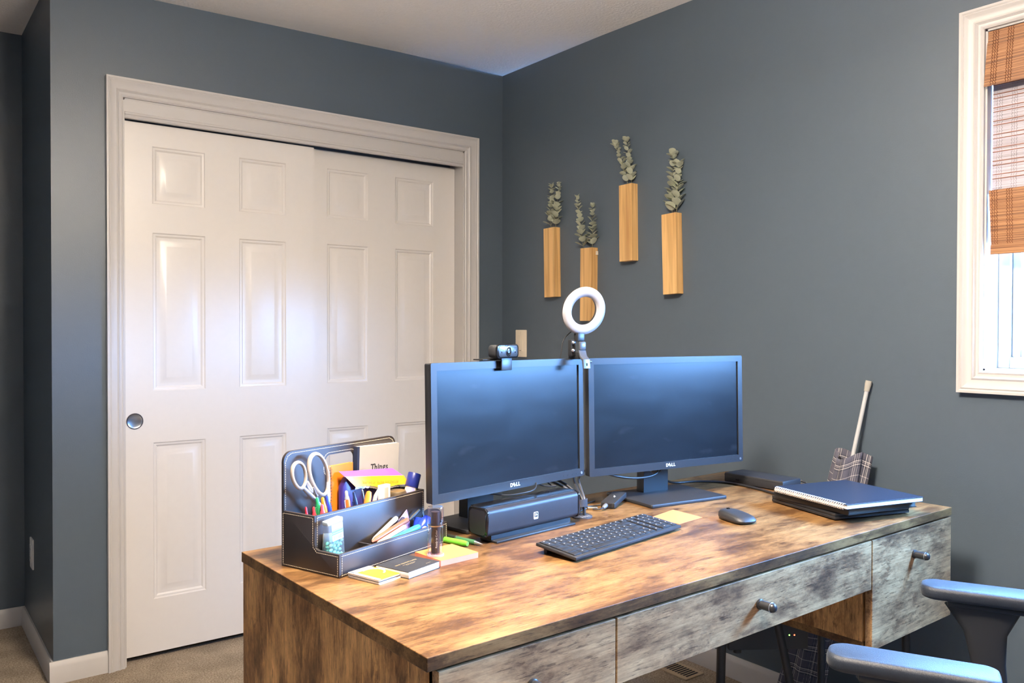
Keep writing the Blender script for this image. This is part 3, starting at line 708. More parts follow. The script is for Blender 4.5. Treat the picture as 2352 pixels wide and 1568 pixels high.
bm = BM(); prism(bm, rrect(-.018, .0285, .0735, .0752, .0005, 1), -SL/2+.004, SL/2-.004, 'x'); ob('top_strip', bm, M_blackg, sb)
bm = BM(); box(bm, -SL/2+.018, SL/2-.022, -.0395, .014, 0, .0050, .0015); box(bm, -SL/2+.018, SL/2-.022, -.022, .012, .005, .014); ob('stand', bm, M_black, sb)
M_badge = plain('badge_white', (0.72, 0.76, 0.84), 0.4)
bm = BM(); prism(bm, rrect(-.0070, .0070, .0315, .0475, .002), -.0310, -.0297, 'y'); bd = ob('badge', bm, M_badge, sb)
bm = BM(); prism(bm, rrect(-.0052, .0052, .0365, .0460, .0012), -.0315, -.0309, 'y'); merge(bm, text_bm('!', .007, face_mtx((-.0018, -.0315, .0412), (1, 0, 0), (0, 0, 1)), .0001, bold=.0003)) if False else None; ob('badge_field', bm, M_black, bd)
bm = BM(); box(bm, -.0036, -.0024, -.0319, -.0314, .0380, .0446); box(bm, -.0008, .0004, -.0319, -.0314, .0396, .0446); box(bm, .0008, .0032, -.0319, -.0314, .0396, .0424); ob('badge_mark', bm, M_badge, bd, smooth=0)
# small wire things lying on the soundbar's far edge are cables, built below

# ------------------------------------------------------------------ keyboard
kb = thing('keyboard', 'slim black full-width keyboard with white key legends on the desktop', 'keyboard', (-1.2960, -1.9965, DZ), .160)
KW, KD, KP = .376, .1060, 0.100     # width, depth, pitch of the tilted deck (rad)
KM = Matrix.Translation((0, 0, .0045)) @ Matrix.Rotation(KP, 4, 'X')
bm = BM(); box(bm, 0, KW, 0, KD, 0, .0065, .0012, mtx=KM); ob('case', bm, M_char, kb)
bm = BM(); box(bm, .012, KW-.012, KD-.020, KD-.012, 0.0, .0135, .001); box(bm, .012, KW-.012, .008, .014, 0.0, .005, .001); ob('foot_strip', bm, M_black, kb)
M_key = plain('key_cap_black', (0.022, 0.023, 0.026), 0.42)
M_leg = plain('white_legend', (0.75, 0.75, 0.75), 0.6, var=0)
u_ = (KW-.010)/20.6
rows = [
 [(1.0, 1)]*14+[('g', .3)]+[(1.0, 1)]*3+[('g', .3)]+[(1.0, 1)]*2,
 [(1.0, 1)]*13+[(2.0, 0)]+[('g', .3)]+[(1.0, 1)]+[('g', .3)]+[(1.0, 1)]*3,
 [(1.5, 0)]+[(1.0, 1)]*12+[(1.5, 1)]+[('g', .3)]+[(1.0, 1)]+[('g', .3)]+[(1.0, 1)]*3,
 [(1.8, 0)]+[(1.0, 1)]*11+[(2.2, 0)]+[('g', .3)]+[(1.0, 1)]+[('g', .3)]+[(1.0, 1)]*3,
 [(2.3, 0)]+[(1.0, 1)]*10+[(1.7, 0)]+[(1.0, 1)]+[('g', .3)]+[(1.0, 1)]+[('g', .3)]+[(1.0, 1)]*3,
 [(1.3, 0), (1.2, 1), (1.2, 0), (5.8, 0), (1.2, 0), (1.3, 1), (1.0, 1), (1.0, 1), (1.0, 1), ('g', .3), (1.0, 1), ('g', .3), (2.0, 1), (1.0, 1)]]
hs = [.0125, .0162, .0162, .0162, .0162, .0162]; y = KD-.004; g_ = .0013; lg = BM(); nk = 0
for row, hh in zip(rows, hs):
    tot = sum(a[1] if a[0] == 'g' else a[0] for a in row); uu = (KW-.010)/tot; x = .005
    for wk, nl in row:
        if wk == 'g': x += nl*uu; continue
        bm = BM(); box(bm, x+g_/2, x+wk*uu-g_/2, y-hh+g_/2, y-g_/2, .0065, .0088, .0007, mtx=KM)
        if nk < 100: ob('key', bm, M_key, kb); nk += 1
        else:
            bm2 = globals().setdefault('key_rest', BM()); merge(bm2, bm)
        if nl: box(lg, x+wk*uu*.5-.0016, x+wk*uu*.5+.0010, y-hh*.52, y-hh*.52+.0022, .0087, .00895, mtx=KM)
        x += wk*uu
    y -= hh
if 'key_rest' in globals(): ob('number_keys', key_rest, M_key, kb, kind='stuff')
o = ob('key_legends', lg, M_leg, kb, smooth=0); o['kind'] = 'stuff'

# ------------------------------------------------------------------ mouse, sticky notes
ms = thing('computer_mouse', 'flat dark grey wireless mouse right of the keyboard', 'mouse', (-.7480, -1.9530, DZ), -.22)
bm = BM(); n = 28; prof = []
def mouse_ring(z, k, off=0):
    out = []
    for i in range(n):
        a = 2*math.pi*i/n; ca, sa = math.cos(a), math.sin(a)
        e = 2/3.2; px = math.copysign(abs(ca)**e, ca)*.0300*k*(1-.12*sa); py = math.copysign(abs(sa)**e, sa)*.0490*k
        out.append(bm.verts.new((px, py+off, z+(.004*(py/.049) if z > .008 else 0))))
    return out
lv = [mouse_ring(.0015, .90), mouse_ring(.0040, .97), mouse_ring(.0075, 1.0), mouse_ring(.0125, .98), mouse_ring(.0170, .90), mouse_ring(.0200, .72), mouse_ring(.0212, .45), mouse_ring(.0215, .15)]
for a, b in zip(lv[:-1], lv[1:]):
    for i in range(n): bm.faces.new((a[i], a[(i+1) % n], b[(i+1) % n], b[i]))
bm.faces.new(lv[0][::-1]); bm.faces.new(lv[-1]); ob('shell', bm, M_char, ms, smooth=60)
bm = BM(); box(bm, -.022, .022, -.038, .038, 0, .0020, .0008); ob('sole', bm, M_black, ms)
bm = BM(); lathe(bm, (-.0035, .030, .0200), (1, 0, 0), [(0, .004), (.0008, .0055), (.006, .0055), (.007, .004)], 18); ob('scroll_wheel', bm, M_blackg, ms)
M_orange_note = plain('orange_note_paper', lin(224, 130, 78), 0.75)
def quad_pad(name, label, cat, cs, th, m, gr=None, curl=0.0):
    bm = BM(); lo = [bm.verts.new((x, y, DZ+.0003)) for x, y in cs]; hi = [bm.verts.new((x, y, DZ+th+(curl if i == 2 else 0))) for i, (x, y) in enumerate(cs)]
    bm.faces.new(lo[::-1]); bm.faces.new(hi)
    for i in range(4): bm.faces.new((lo[i], lo[(i+1) % 4], hi[(i+1) % 4], hi[i]))
    o = ob(name, bm, m, smooth=0); tag(o, label, cat, gr); return center_origin(o)
quad_pad('sticky_note', 'single orange sticky note lying flat behind the keyboard', 'sticky note', [(-.888, -1.898), (-.789, -1.885), (-.791, -1.793), (-.897, -1.812)], .0016, M_orange_note, curl=.003)

# ------------------------------------------------------------------ dock, laptop, notebooks
dk = thing('docking_station', 'black rectangular docking station at the back right corner of the desk', 'docking station', (-.3130, -1.7080, DZ), .03)
bm = BM(); box(bm, -.046, .046, -.100, .100, .002, .0300, .004); ob('housing', bm, M_char, dk)
bm = BM(); box(bm, -.030, .030, -.090, .090, 0, .003); ob('rubber_foot', bm, M_black, dk, smooth=0)
for y in (.020, .052):
    bm = BM(); box(bm, -.0468, -.0455, y-.006, y+.006, .011, .016, .0003); ob('port', bm, M_dark, dk, smooth=0)
bm = BM(); box(bm, -.0464, -.0457, -.1000, .1000, .0235, .0243); ob('seam', bm, M_dark, dk, smooth=0)
lp = thing('laptop', 'closed black laptop at the bottom of the pile near the right edge of the desk', 'laptop', (-.4180, -2.0170, DZ), -.287)
bm = BM(); box(bm, -.1155, .1155, -.1170, .1170, .0025, .0105, .002); ob('base', bm, M_black, lp)
bm = BM(); box(bm, -.1155, .1155, -.1170, .1170, .0112, .0180, .002); ob('lid', bm, M_black, lp)
bm = BM(); box(bm, -.114, .114, -.1155, .1155, .0100, .0118); ob('seam', bm, M_dark, lp, smooth=0)
for x in (-.09, .09):
    for y in (-.09, .09):
        bm = BM(); lathe(bm, (x, y, 0), (0, 0, 1), [(0, .008), (.003, .008)], 14); ob('foot', bm, M_black, lp)
M_edge = plain('grey_page_block', lin(96, 98, 94), 0.8, bump=(1, 0.8, 0.001, (10, 10, 1600), 2))
nb2 = thing('notebook', 'thick black hardback notebook with grey page edges between laptop and spiral notebook', 'notebook', (-.4220, -2.0330, DZ+.0184), -.200)
bm = BM(); box(bm, -.116, .116, -.122, .122, 0, .0022, .0006); ob('back_cover', bm, M_black, nb2)
bm = BM(); box(bm, -.112, .114, -.1195, .1195, .0022, .0150); ob('page_block', bm, M_edge, nb2, smooth=0)
bm = BM(); box(bm, -.116, .116, -.122, .122, .0150, .0172, .0006); ob('front_cover', bm, M_black, nb2)
bm = BM(); box(bm, -.1165, -.112, -.122, .122, .0004, .0168, .002); ob('spine', bm, M_black, nb2)
M_navy = plain('navy_card_cover', (0.012, 0.019, 0.034), 0.34, bump=(60, 0.05, 0.0006))
sn = thing('spiral_notebook', 'navy spiral notebook with white pages on top of the pile', 'notebook', (-.4320, -2.0460, DZ+.0362), -.245)
bm = BM(); box(bm, -.122, .124, -.124, .124, 0, .0010); ob('back_cover', bm, M_navy, sn, smooth=0)
bm = BM(); box(bm, -.119, .123, -.1232, .1232, .0010, .0105); ob('page_block', bm, M_paper, sn, smooth=0)
bm = BM(); box(bm, -.122, .1245, -.1245, .1245, .0105, .0120, .0004); ob('front_cover', bm, M_navy, sn, smooth=0)
M_wire = plain('white_coated_wire', lin(214, 205, 196), 0.4)
cl = BM()
pts = []
for k in range(34*8+1):
    a = 2*math.pi*k/8; pts.append((-.1215+.0062*math.cos(a), -.118+.236*k/(34*8), .0060+.0072*math.sin(a)))
sweep(cl, pts, .0011, 5); ob('spiral_binding', cl, M_wire, sn)

# ------------------------------------------------------------------ cable grommet and small adapter
gm = thing('cable_grommet', 'round dark grey cable grommet set in the desktop behind the keyboard', 'grommet', (-1.0150, -1.6990, DZ))
M_gro = plain('grey_grommet_plastic', (0.05, 0.05, 0.055), 0.5)
bm = BM(); lathe(bm, (0, 0, 0), (0, 0, 1), [(0, .0270), (.0025, .0268), (.0032, .0255), (.0034, .0)], 32); ob('cap', bm, M_gro, gm)
M_slotg = plain('light_grey_slot', (0.22, 0.22, 0.22), 0.5)
for k in range(4):
    bm = BM(); box(bm, -.016+.008*k, -.012+.008*k, -.022, -.012, .0030, .0038, .0003); ob('slot', bm, M_slotg, gm, smooth=0)
ad = thing('adapter', 'small black rectangular adapter lying beside the right monitor base', 'adapter', (-.8560, -1.6490, DZ+.0005), rot=(0, math.radians(-7.0), math.radians(27)))
bm = BM(); box(bm, -.049, .049, -.019, .019, .0002, .0150, .003, mtx=Matrix.Translation((0, 0, .0062))); ob('housing', bm, M_char, ad)
bm = BM(); z_ = .0213
pts2 = [(-.009, -.004), (-.003, .001), (.000, -.003), (.007, .004)]
for (x0, y0), (x1, y1) in zip(pts2[:-1], pts2[1:]): sweep(bm, [(x0+.005, y0, z_), (x1+.005, y1, z_)], .0009, 4)
ob('arrow_mark', bm, M_logo, ad)
bm = BM(); box(bm, -.0505, -.0485, -.011, .007, .0085, .0195); ob('socket', bm, M_dark, ad, smooth=0)

# ================================================================== the leather desk organizer
OO = Vector((-1.7081, -1.8143, DZ)); OA = math.radians(19.5)
OM = Matrix.Translation(OO) @ Matrix.Rotation(OA, 4, 'Z')
OW, OD, MV, LIPH, MIDH, BKH = .320, .153, .064, .0435, .1060, .2185
org = thing('desk_organizer', 'black leather stepped desk organizer with cream stitching and a cut-out carrying handle', 'desk organizer', OO, OA)
th = .006
inner = rrect(.108, .192, .160, .199, .013)
bm = BM(); hole_plate(bm, rrect(0, OW, 0, BKH, (0, 0, .020, .020), 7), inner, (.150, .180), OD-th, OD, 'y'); bkp = ob('back_panel', bm, M_leather, org, smooth=30)
SIDE = [(0, 0), (0, LIPH), (MV-.010, LIPH), (MV-.003, LIPH+.003), (MV, LIPH+.010), (MV, MIDH), (OD-th, MIDH), (OD-th, 0)]
bm = BM(); prism(bm, SIDE, 0, th, 'x', bev=.001); sdl = ob('side_panel', bm, M_leather, org, smooth=30)
bm = BM(); prism(bm, SIDE, OW-th, OW, 'x', bev=.001); ob('side_panel', bm, M_leather, org, smooth=30)
bm = BM(); box(bm, th, OW-th, 0, th, 0, LIPH, .001); frp = ob('front_panel', bm, M_leather, org, smooth=30)
bm = BM(); box(bm, th, OW-th, MV, MV+th, .004, MIDH, .001); mdp = ob('middle_panel', bm, M_leather, org, smooth=30)
bm = BM(); box(bm, th, OW-th, th, OD-th, .001, .005); ob('floor', bm, M_leather, org, smooth=0)
bm = BM(); box(bm, .116, .120, th, MV, .005, .0335, .0008); ob('divider', bm, M_leather, org, smooth=0)
bm = BM(); box(bm, .108, .112, MV+th, OD-th-.034, .005, .084, .0008); ob('divider', bm, M_leather, org, smooth=0)
g = .0042
bm = BM(); stitches(bm, [(g, OD-th, MIDH+.003), (g, OD-th, BKH-.020), (g+.006, OD-th, BKH-.009), (.020, OD-th, BKH-g), (OW-.020, OD-th, BKH-g), (OW-g-.006, OD-th, BKH-.009), (OW-g, OD-th, BKH-.020), (OW-g, OD-th, MIDH)], (0, -1, 0))
stitches(bm, [(x, OD-th, z) for x, z in rrect(.1035, .1965, .1555, .2035, .016)], (0, -1, 0), closed=True); ob('stitching', bm, M_stitch, bkp, smooth=0)
bm = BM(); stitches(bm, [(0, g, g), (0, g, LIPH-g), (0, MV-.006, LIPH-g), (0, MV+.003, LIPH+.004), (0, MV+g, LIPH+.012), (0, MV+g, MIDH-g), (0, OD-g, MIDH-g), (0, OD-g, g)], (-1, 0, 0), closed=True); ob('stitching', bm, M_stitch, sdl, smooth=0)
bm = BM(); stitches(bm, [(g+.003, 0, g), (g+.003, 0, LIPH-g), (OW-g, 0, LIPH-g), (OW-g, 0, g)], (0, -1, 0), closed=True); ob('stitching', bm, M_stitch, frp, smooth=0)
bm = BM(); stitches(bm, [(g+.003, MV, LIPH), (g+.003, MV, MIDH-g), (OW-g, MV, MIDH-g), (OW-g, MV, LIPH)], (0, -1, 0)); ob('stitching', bm, M_stitch, mdp, smooth=0)

def OP(u, v, w_): return OM @ Vector((u, v, w_))
def col_mat(name, c, rough=0.4, **k): return plain(name, c, rough, **k)
def clicker_pen(label, u0, v0, u1, v1, wtop, c, r=.0052, clip=True, grip=None, group=None):
    """retractable pen standing in the organizer, foot at (u0, v0), top at (u1, v1, wtop)"""
    a = OP(u0, v0, .0085); b = OP(u1, v1, wtop); d = (b-a); Ln = d.length; d.normalize()
    t = thing('pen', label, 'pen', a, group=group)
    m = col_mat('pen_plastic', c, .3)
    bm = BM(); lathe(bm, a, d, [(0, .0012), (.012, r*.75), (.02, r), (Ln-.020, r), (Ln-.017, r*.86)], 16); ob('barrel', bm, m if grip is None else grip, t, True)
    bm = BM(); lathe(bm, a+d*(Ln-.017), d, [(0, r*.9), (.004, r*.78), (.006, r*.62), (.015, r*.58), (.017, r*.3), (.0172, 0)], 14); ob('click_button', bm, m, t, True)
    if clip:
        s = (CAM_LOC-b); s.z = 0; s.normalize(); side = Vector((s.y, -s.x, 0))*.7+s*.7
        bm = BM(); p0 = a+d*(Ln-.019)+side*r*1.05; p1 = a+d*(Ln-.050)+side*r*1.25
        sweep(bm, [p0-side*r*.5, p0+side*.0012, p1], [.0014, .0014, .0013], 6); ob('clip', bm, m, t, True)
    return t
RED = lin(222, 62, 72); GRN = lin(46, 150, 96); ORG_ = lin(240, 134, 40); BLU = lin(46, 68, 190)
clicker_pen('slim red pen, farthest left of the pens in the organizer', .020, .092, .0123, .100, .1170, lin(200, 40, 50), .0036, group=None)
clicker_pen('short red pen between the slim red pen and the pink-red pen', .032, .085, .0262, .094, .1155, lin(214, 58, 70), .0045)
clicker_pen('pink-red pen standing left of the green pen', .043, .076, .0366, .082, .1200, lin(230, 80, 100), .0056)
clicker_pen('green click pen standing in front of the scissors', .053, .090, .0330, .092, .1325, GRN, .0060)
clicker_pen('orange click pen between the green and the blue pen', .066, .088, .0450, .090, .1310, ORG_, .0058)
clicker_pen('blue click pen leaning on the scissor handle', .082, .089, .0545, .088, .1320, BLU, .0056)
sp = clicker_pen('orange pen with silver click button beside the dark blue pen', .121, .082, .1106, .092, .1330, lin(150, 155, 160), .0056, grip=col_mat('orange_grip', lin(224, 110, 40), .4))
clicker_pen('dark blue click pen in front of the purple sweet bag', .147, .080, .1317, .092, .1275, lin(28, 44, 84), .0050)
def round_stick(name, label, cat, a, b, prof, m, group=None, part='body', seg=16):
    a, b = Vector(a), Vector(b); d = b-a; Ln = d.length
    t = thing(name, label, cat, a, group=group)
    bm = BM(); lathe(bm, a, d, [(p*Ln, r) for p, r in prof], seg); ob(part, bm, m, t, True); return t, d.normalized(), Ln
t, d, Ln = round_stick('metal_nail_file', 'thin grey metal file between the dark blue pen and the orange marker', 'nail file', OP(.186, .098, .0085), OP(.1684, .104, .1265), [(0, .0016), (.5, .0020), (.8, .0026), (.97, .0020), (1, 0)], col_mat('grey_steel', (.35, .35, .36), .35, metal=1))
t, d, Ln = round_stick('marker', 'orange marker with rounded cap at the front edge of the upper compartment', 'marker', OP(.132, .077, .0125), OP(.1655, .081, .1255), [(0, .0055), (.03, .0066), (.55, .0066)], col_mat('orange_marker_barrel', lin(238, 130, 46), .4), part='barrel')
bm = BM(); a = OP(.132, .077, .0125); lathe(bm, a+d*Ln*.55, d, [(0, .0070), (Ln*.36, .0068), (Ln*.43, .0050), (Ln*.45, 0)], 16); ob('cap', bm, col_mat('orange_marker_cap', lin(246, 140, 50), .35), t, True)
# letter opener: a flat white blade shape
lo = thing('letter_opener', 'white flat plastic letter opener between the orange marker and white box', 'letter opener', OP(.180, .088, .0085))
bm = BM(); sweep(bm, [OP(.176, .088, .0085), OP(.182, .088, .055), OP(.188, .089, .095), OP(.194, .090, .110), OP(.2015, .091, .1215)], [.004, .005, .0075, .0065, .0012], 14, flat=(1, .45)); ob('blade', bm, M_ivory, lo, True)
eb2 = thing('eraser_box', 'small white box with pink stripe standing in the upper compartment', 'box', OP(.2185, .0890, .0055), OA)
bm = BM(); box(bm, -.0130, .0130, -.006, .006, 0, .1235, .0006); ob('sleeve', bm, M_paper, eb2)
bm = BM(); box(bm, -.0055, .0065, -.0064, -.0058, .012, .118); ob('stripe', bm, col_mat('pink_print', lin(240, 178, 160), .6), eb2, smooth=0)
jar = thing('small_jar', 'squat jar with brown ribbed lid beside the blue-capped glue stick', 'jar', OP(.2640, .0945, .0055))
bm = BM(); lathe(bm, OP(.2640, .0945, .0055), (0, 0, 1), [(0, .0195), (.003, .0205), (.068, .0205), (.074, .017), (.080, .017)], 24); ob('glass_body', bm, col_mat('smoky_glass', (.30, .29, .26), .15), jar, True)
bm = BM(); lathe(bm, OP(.2640, .0945, .0820), (0, 0, 1), [(0, .0215), (.004, .0222), (.011, .0215), (.012, .0218), (.023, .0215), (.027, .0195), (.028, 0)], 28); ob('lid', bm, col_mat('brown_metal_lid', lin(126, 110, 88), .35, metal=.6), jar, True)
ga, gb = OP(.2660, .0860, .0195), OP(.3120, .0840, .1400)
t, d, Ln = round_stick('glue_stick', 'white glue stick with dark blue cap leaning right in the organizer', 'glue stick', ga, gb, [(0, .0125), (.02, .0130), (.76, .0130)], col_mat('cream_tube', lin(236, 226, 206), .4), part='tube', seg=24)
bm = BM(); lathe(bm, ga+d*Ln*.76, d, [(0, .0142), (.001, .0146), (Ln*.23, .0142), (Ln*.24, .0132), (Ln*.24, 0)], 24); ob('cap', bm, col_mat('dark_blue_cap', lin(28, 40, 118), .35), t, True)
fd = (CAM_LOC-(ga+d*Ln*.6)); fd = (fd-d*fd.dot(d)).normalized(); sd = d.cross(fd).normalized()
bm = BM()
rowz = [[bm.verts.new(ga+d*Ln*(.55+.20*q)+(fd*math.cos(s_)+sd*math.sin(s_))*.01325) for s_ in [(-.75+1.5*k/8)*(1-.75*abs(q-.75)) for k in range(9)]] for q in (0, .35, .75, 1)]
for a_, b_ in zip(rowz[:-1], rowz[1:]):
    for k in range(8): bm.faces.new((a_[k], a_[k+1], b_[k+1], b_[k]))
ob('label_print', bm, col_mat('lavender_print', lin(158, 156, 200), .5), t, True)

# scissors: grey and white loop handles above, blades down in the compartment
sc = thing('scissors', 'scissors with grey and white loop handles standing blades down in the organizer', 'scissors', OP(.095, .122, .0085))
M_scw = col_mat('white_handle_plastic', lin(226, 224, 226), .35); M_scg = col_mat('warm_grey_handle_grip', lin(186, 172, 160), .5)
def loop(cu, cw, a, b, tilt, v, r):
    bm = BM(); pts = []
    for k in range(41):
        q = 2*math.pi*k/40; x = b*math.cos(q); z = a*math.sin(q); x *= (1+.10*math.sin(q))
        pts.append(OP(cu+x*math.cos(tilt)+z*math.sin(tilt), v, cw-x*math.sin(tilt)+z*math.cos(tilt)))
    sweep(bm, pts, r, 10, caps=False, flat=(1, .8)); bmesh.ops.remove_doubles(bm, verts=bm.verts, dist=1e-5); return bm
hl = ob('handle', loop(.0140, .1745, .0262, .0160, -.28, .120, .0040), M_scg, sc, True)
hr = ob('handle', loop(.0690, .1680, .0440, .0220, -.36, .124, .0046), M_scg, sc, True)
def arm(p, r): bm = BM(); sweep(bm, p, r, 10, flat=(1, .7)); return bm
ob('arm', arm([OP(.0230, .120, .1500), OP(.0360, .120, .1380), OP(.0530, .120, .1220), OP(.0720, .120, .1000), OP(.0830, .120, .0780)], [.0050, .0062, .0070, .0068, .0050]), M_scw, hl, True)
ob('arm', arm([OP(.0930, .124, .1500), OP(.0930, .124, .1250), OP(.0920, .124, .1010), OP(.0880, .124, .0780)], [.0048, .0068, .0066, .0050]), M_scw, hr, True)
ob('arm', arm([OP(.0330, .119, .1600), OP(.0420, .119, .1450), OP(.0580, .119, .1290)], [.0036, .0055, .0040]), M_scw, hl, True)
ob('grip_insert', arm([OP(.0455, .1165, .1470), OP(.0520, .1165, .1330), OP(.0600, .1165, .1160)], [.0040, .0056, .0030]), col_mat('dark_grey_insert', (.10, .09, .09), .5), hl, True)
ob('lettering', text_bm('ONLY', .0065, face_mtx(OP(.0500, .1138, .1200), OM.to_3x3() @ Vector((.72, 0, -.69)), OM.to_3x3() @ Vector((.69, 0, .72))), .0002), M_dark, hl, True, smooth=0)
M_steel = col_mat('scissor_steel', (.6, .6, .62), .25, metal=1)
for i, (v, x1) in enumerate(((.1205, .100), (.1235, .094))):
    bm = BM(); tt = BM(); prism(tt, [(.0795+i*.004, .082), (.0905+i*.002, .082), (x1+.003, .010), (x1+.0015, .0095)], v, v+.0018, 'y'); merge(bm, tt, OM); ob('blade', bm, M_steel, sc, True, smooth=0)

# small orange spiral notebook, paperback book and the sweet bag
M_onb = col_mat('orange_cover', lin(228, 122, 30), .45)
on = thing('notebook', 'small orange spiral notebook standing behind the scissors', 'notebook', OP(.144, .1405, .0055), OA)
bm = BM(); box(bm, -.0300, .0330, -.0030, -.0018, 0, .1720, .0004); ob('front_cover', bm, M_onb, on, smooth=0)
bm = BM(); box(bm, -.0290, .0320, -.0018, .0028, .001, .1705); ob('page_block', bm, M_paper, on, smooth=0)
bm = BM(); box(bm, -.0300, .0330, .0028, .0038, 0, .1720, .0004); ob('back_cover', bm, M_onb, on, smooth=0)
bm = BM(); pts = []
for k in range(26*8+1):
    a = 2*math.pi*k/8; pts.append((-.0300+.0038*math.cos(a), .0003+.0052*math.sin(a), .006+.160*k/(26*8)))
sweep(bm, pts, .0006, 4); ob('spiral_binding', bm, col_mat('dark_wire', (.05, .04, .04), .4), on)
bk = thing('paperback_book', 'white paperback book with dark spine, tallest thing in the organizer', 'book', OP(.2450, .1405, .0065), rot=(0, math.radians(2.2), OA))
M_cover = col_mat('book_cover_card', lin(170, 167, 162), .5); M_spine = col_mat('dark_spine_band', lin(44, 52, 74), .4)
bw, bh, bt_ = .130, .1990, .0118
bm = BM(); box(bm, -bw/2+.0065, bw/2, -bt_/2, -bt_/2+.0005, .004, bh); fcv = ob('front_cover', bm, M_cover, bk, smooth=0)
bm = BM(); box(bm, -bw/2, -bw/2+.0064, -bt_/2, bt_/2, .004, bh); ob('spine', bm, M_spine, bk, smooth=0)
bm = BM(); box(bm, -bw/2+.0070, bw/2-.0005, -bt_/2+.0006, bt_/2-.0006, .004, bh-.0005); ob('page_block', bm, M_paper, bk, smooth=0)
bm = BM(); box(bm, -bw/2+.0065, bw/2, bt_/2-.0005, bt_/2, .004, bh); ob('back_cover', bm, M_cover, bk, smooth=0)
tm_ = face_mtx((.006, -bt_/2-.0002, .1510), (1, 0, 0), (0, 0, 1)) @ Matrix.Rotation(math.radians(-2.2), 4, 'Z')
bm = BM(); x = -.0295; ts = .0195
for ch, adv, feet in (('T', .0105, (0,)), ('h', .0102, (-.0034, .0034)), ('i', .0056, (0,)), ('n', .0102, (-.0034, .0034)), ('g', .0100, ()), ('s', .0080, ())):
    gl = text_bm(ch, ts, tm_ @ Matrix.Translation((x+adv/2, 0, 0)), .0002, bold=.0002)
    inv = tm_.inverted(); ys_ = [(inv @ v.co).y for v in gl.verts]; y0 = min(ys_); ytop = max(ys_)
    # centre every glyph on a common baseline
    dy = {'g': -.0064-.0040-y0, 's': -.0064-y0}.get(ch, -.0064-y0); gl.transform(tm_ @ Matrix.Translation((0, dy, 0)) @ inv); merge(bm, gl)
    for fx_ in feet: box(bm, x+adv/2+fx_-.0024, x+adv/2+fx_+.0024, -.0066, -.0056, -.0002, .0002, mtx=tm_)
    if ch in 'hin': box(bm, x+adv/2+(feet[0] if feet else 0)-.0026, x+adv/2+(feet[0] if feet else 0), (.0071 if ch == 'h' else .0028), (.0080 if ch == 'h' else .0037), -.0002, .0002, mtx=tm_)
    if ch == 'T':
        for q in (-1, 1): box(bm, x+adv/2+q*.0046-.0005, x+adv/2+q*.0046+.0005, .0042, .0075, -.0002, .0002, mtx=tm_)
    x += adv
o = ob('title', bm, M_dark, fcv, smooth=0)
bg = thing('sweet_bag', 'torn-open purple bag of sweets with a yellow strip in the organizer', 'bag', OP(.222, .124, .0055))
M_purp = plain('purple_film', lin(92, 66, 168), .35, bump=(60, .5, .003)); M_purp2 = col_mat('bright_purple_print', lin(138, 84, 190), .4); M_yel = plain('yellow_print', lin(236, 184, 44), .45, bump=(60, .3, .002)); M_foil = plain('silver_foil', (.55, .57, .62), .3, .8, bump=(120, .6, .002))
A = [(.128, .0060), (.316-.012, .0060), (.3040, .1180), (.2960, .1290), (.1400, .1530), (.1280, .1350)]
bm = BM(); tt = BM(); prism(tt, A, .117, .1325, 'y', bev=.004); merge(bm, tt, OM); body = ob('pouch', bm, col_mat('dark_purple_film', lin(48, 36, 104), .35), bg, True)
def strip(pts_lo, pts_hi, n_, off, jag, m, name, par, wav=.0012, thick=.0006):
    bm = BM(); lo_, hi_, lo2, hi2 = [], [], [], []
    rng = random.Random(3)
    for k in range(n_+1):
        t_ = k/n_; p = Vector(pts_lo[0]).lerp(Vector(pts_lo[1]), t_); q = Vector(pts_hi[0]).lerp(Vector(pts_hi[1]), t_)
        p.z += rng.uniform(-jag, jag)+.0022*math.sin(t_*9)*(1 if jag else 0); wv = wav*math.sin(t_*7)
        for arr, pp, dv in ((lo_, p, 0), (hi_, q, 0), (lo2, p, thick), (hi2, q, thick)): arr.append(bm.verts.new(OP(pp.x, pp.y+dv-wv, pp.z)))
    for k in range(n_):
        bm.faces.new((lo_[k], lo_[k+1], hi_[k+1], hi_[k])); bm.faces.new((lo2[k], hi2[k], hi2[k+1], lo2[k+1]))
        bm.faces.new((lo_[k], lo2[k], lo2[k+1], lo_[k+1])); bm.faces.new((hi_[k], hi_[k+1], hi2[k+1], hi2[k]))
    bm.faces.new((lo_[0], hi_[0], hi2[0], lo2[0])); bm.faces.new((lo_[-1], lo2[-1], hi2[-1], hi_[-1]))
    return ob(name, bm, m, par, True)
strip([(.1300, .1140, .1555), (.3060, .1120, .1330)], [(.1290, .1300, .1650), (.2900, .1300, .1500)], 16, 0, 0, M_purp2, 'purple_top', bg)
ys = strip([(.1560, .1080, .1310), (.3200, .1060, .1100)], [(.1305, .1140, .1560), (.3070, .1120, .1335)], 40, 0, .0011, M_yel, 'yellow_strip', bg, .0008)
strip([(.1540, .1090, .1270), (.3170, .1070, .1060)], [(.1550, .1092, .1330), (.3190, .1072, .1110)], 40, 0, .0014, M_foil, 'torn_foil', bg, .0008)
xd = OM.to_3x3() @ Vector((.1640, -.001, -.0215)); yd = OM.to_3x3() @ Vector((.02, .004, .0245))
ob('lettering', text_bm('ECONOMY PACK-70 DROPS', .0088, face_mtx(OP(.2300, .1075, .1320), -xd, -yd), .0002), col_mat('brown_ink', lin(196, 140, 40), .6), ys, True, smooth=0)

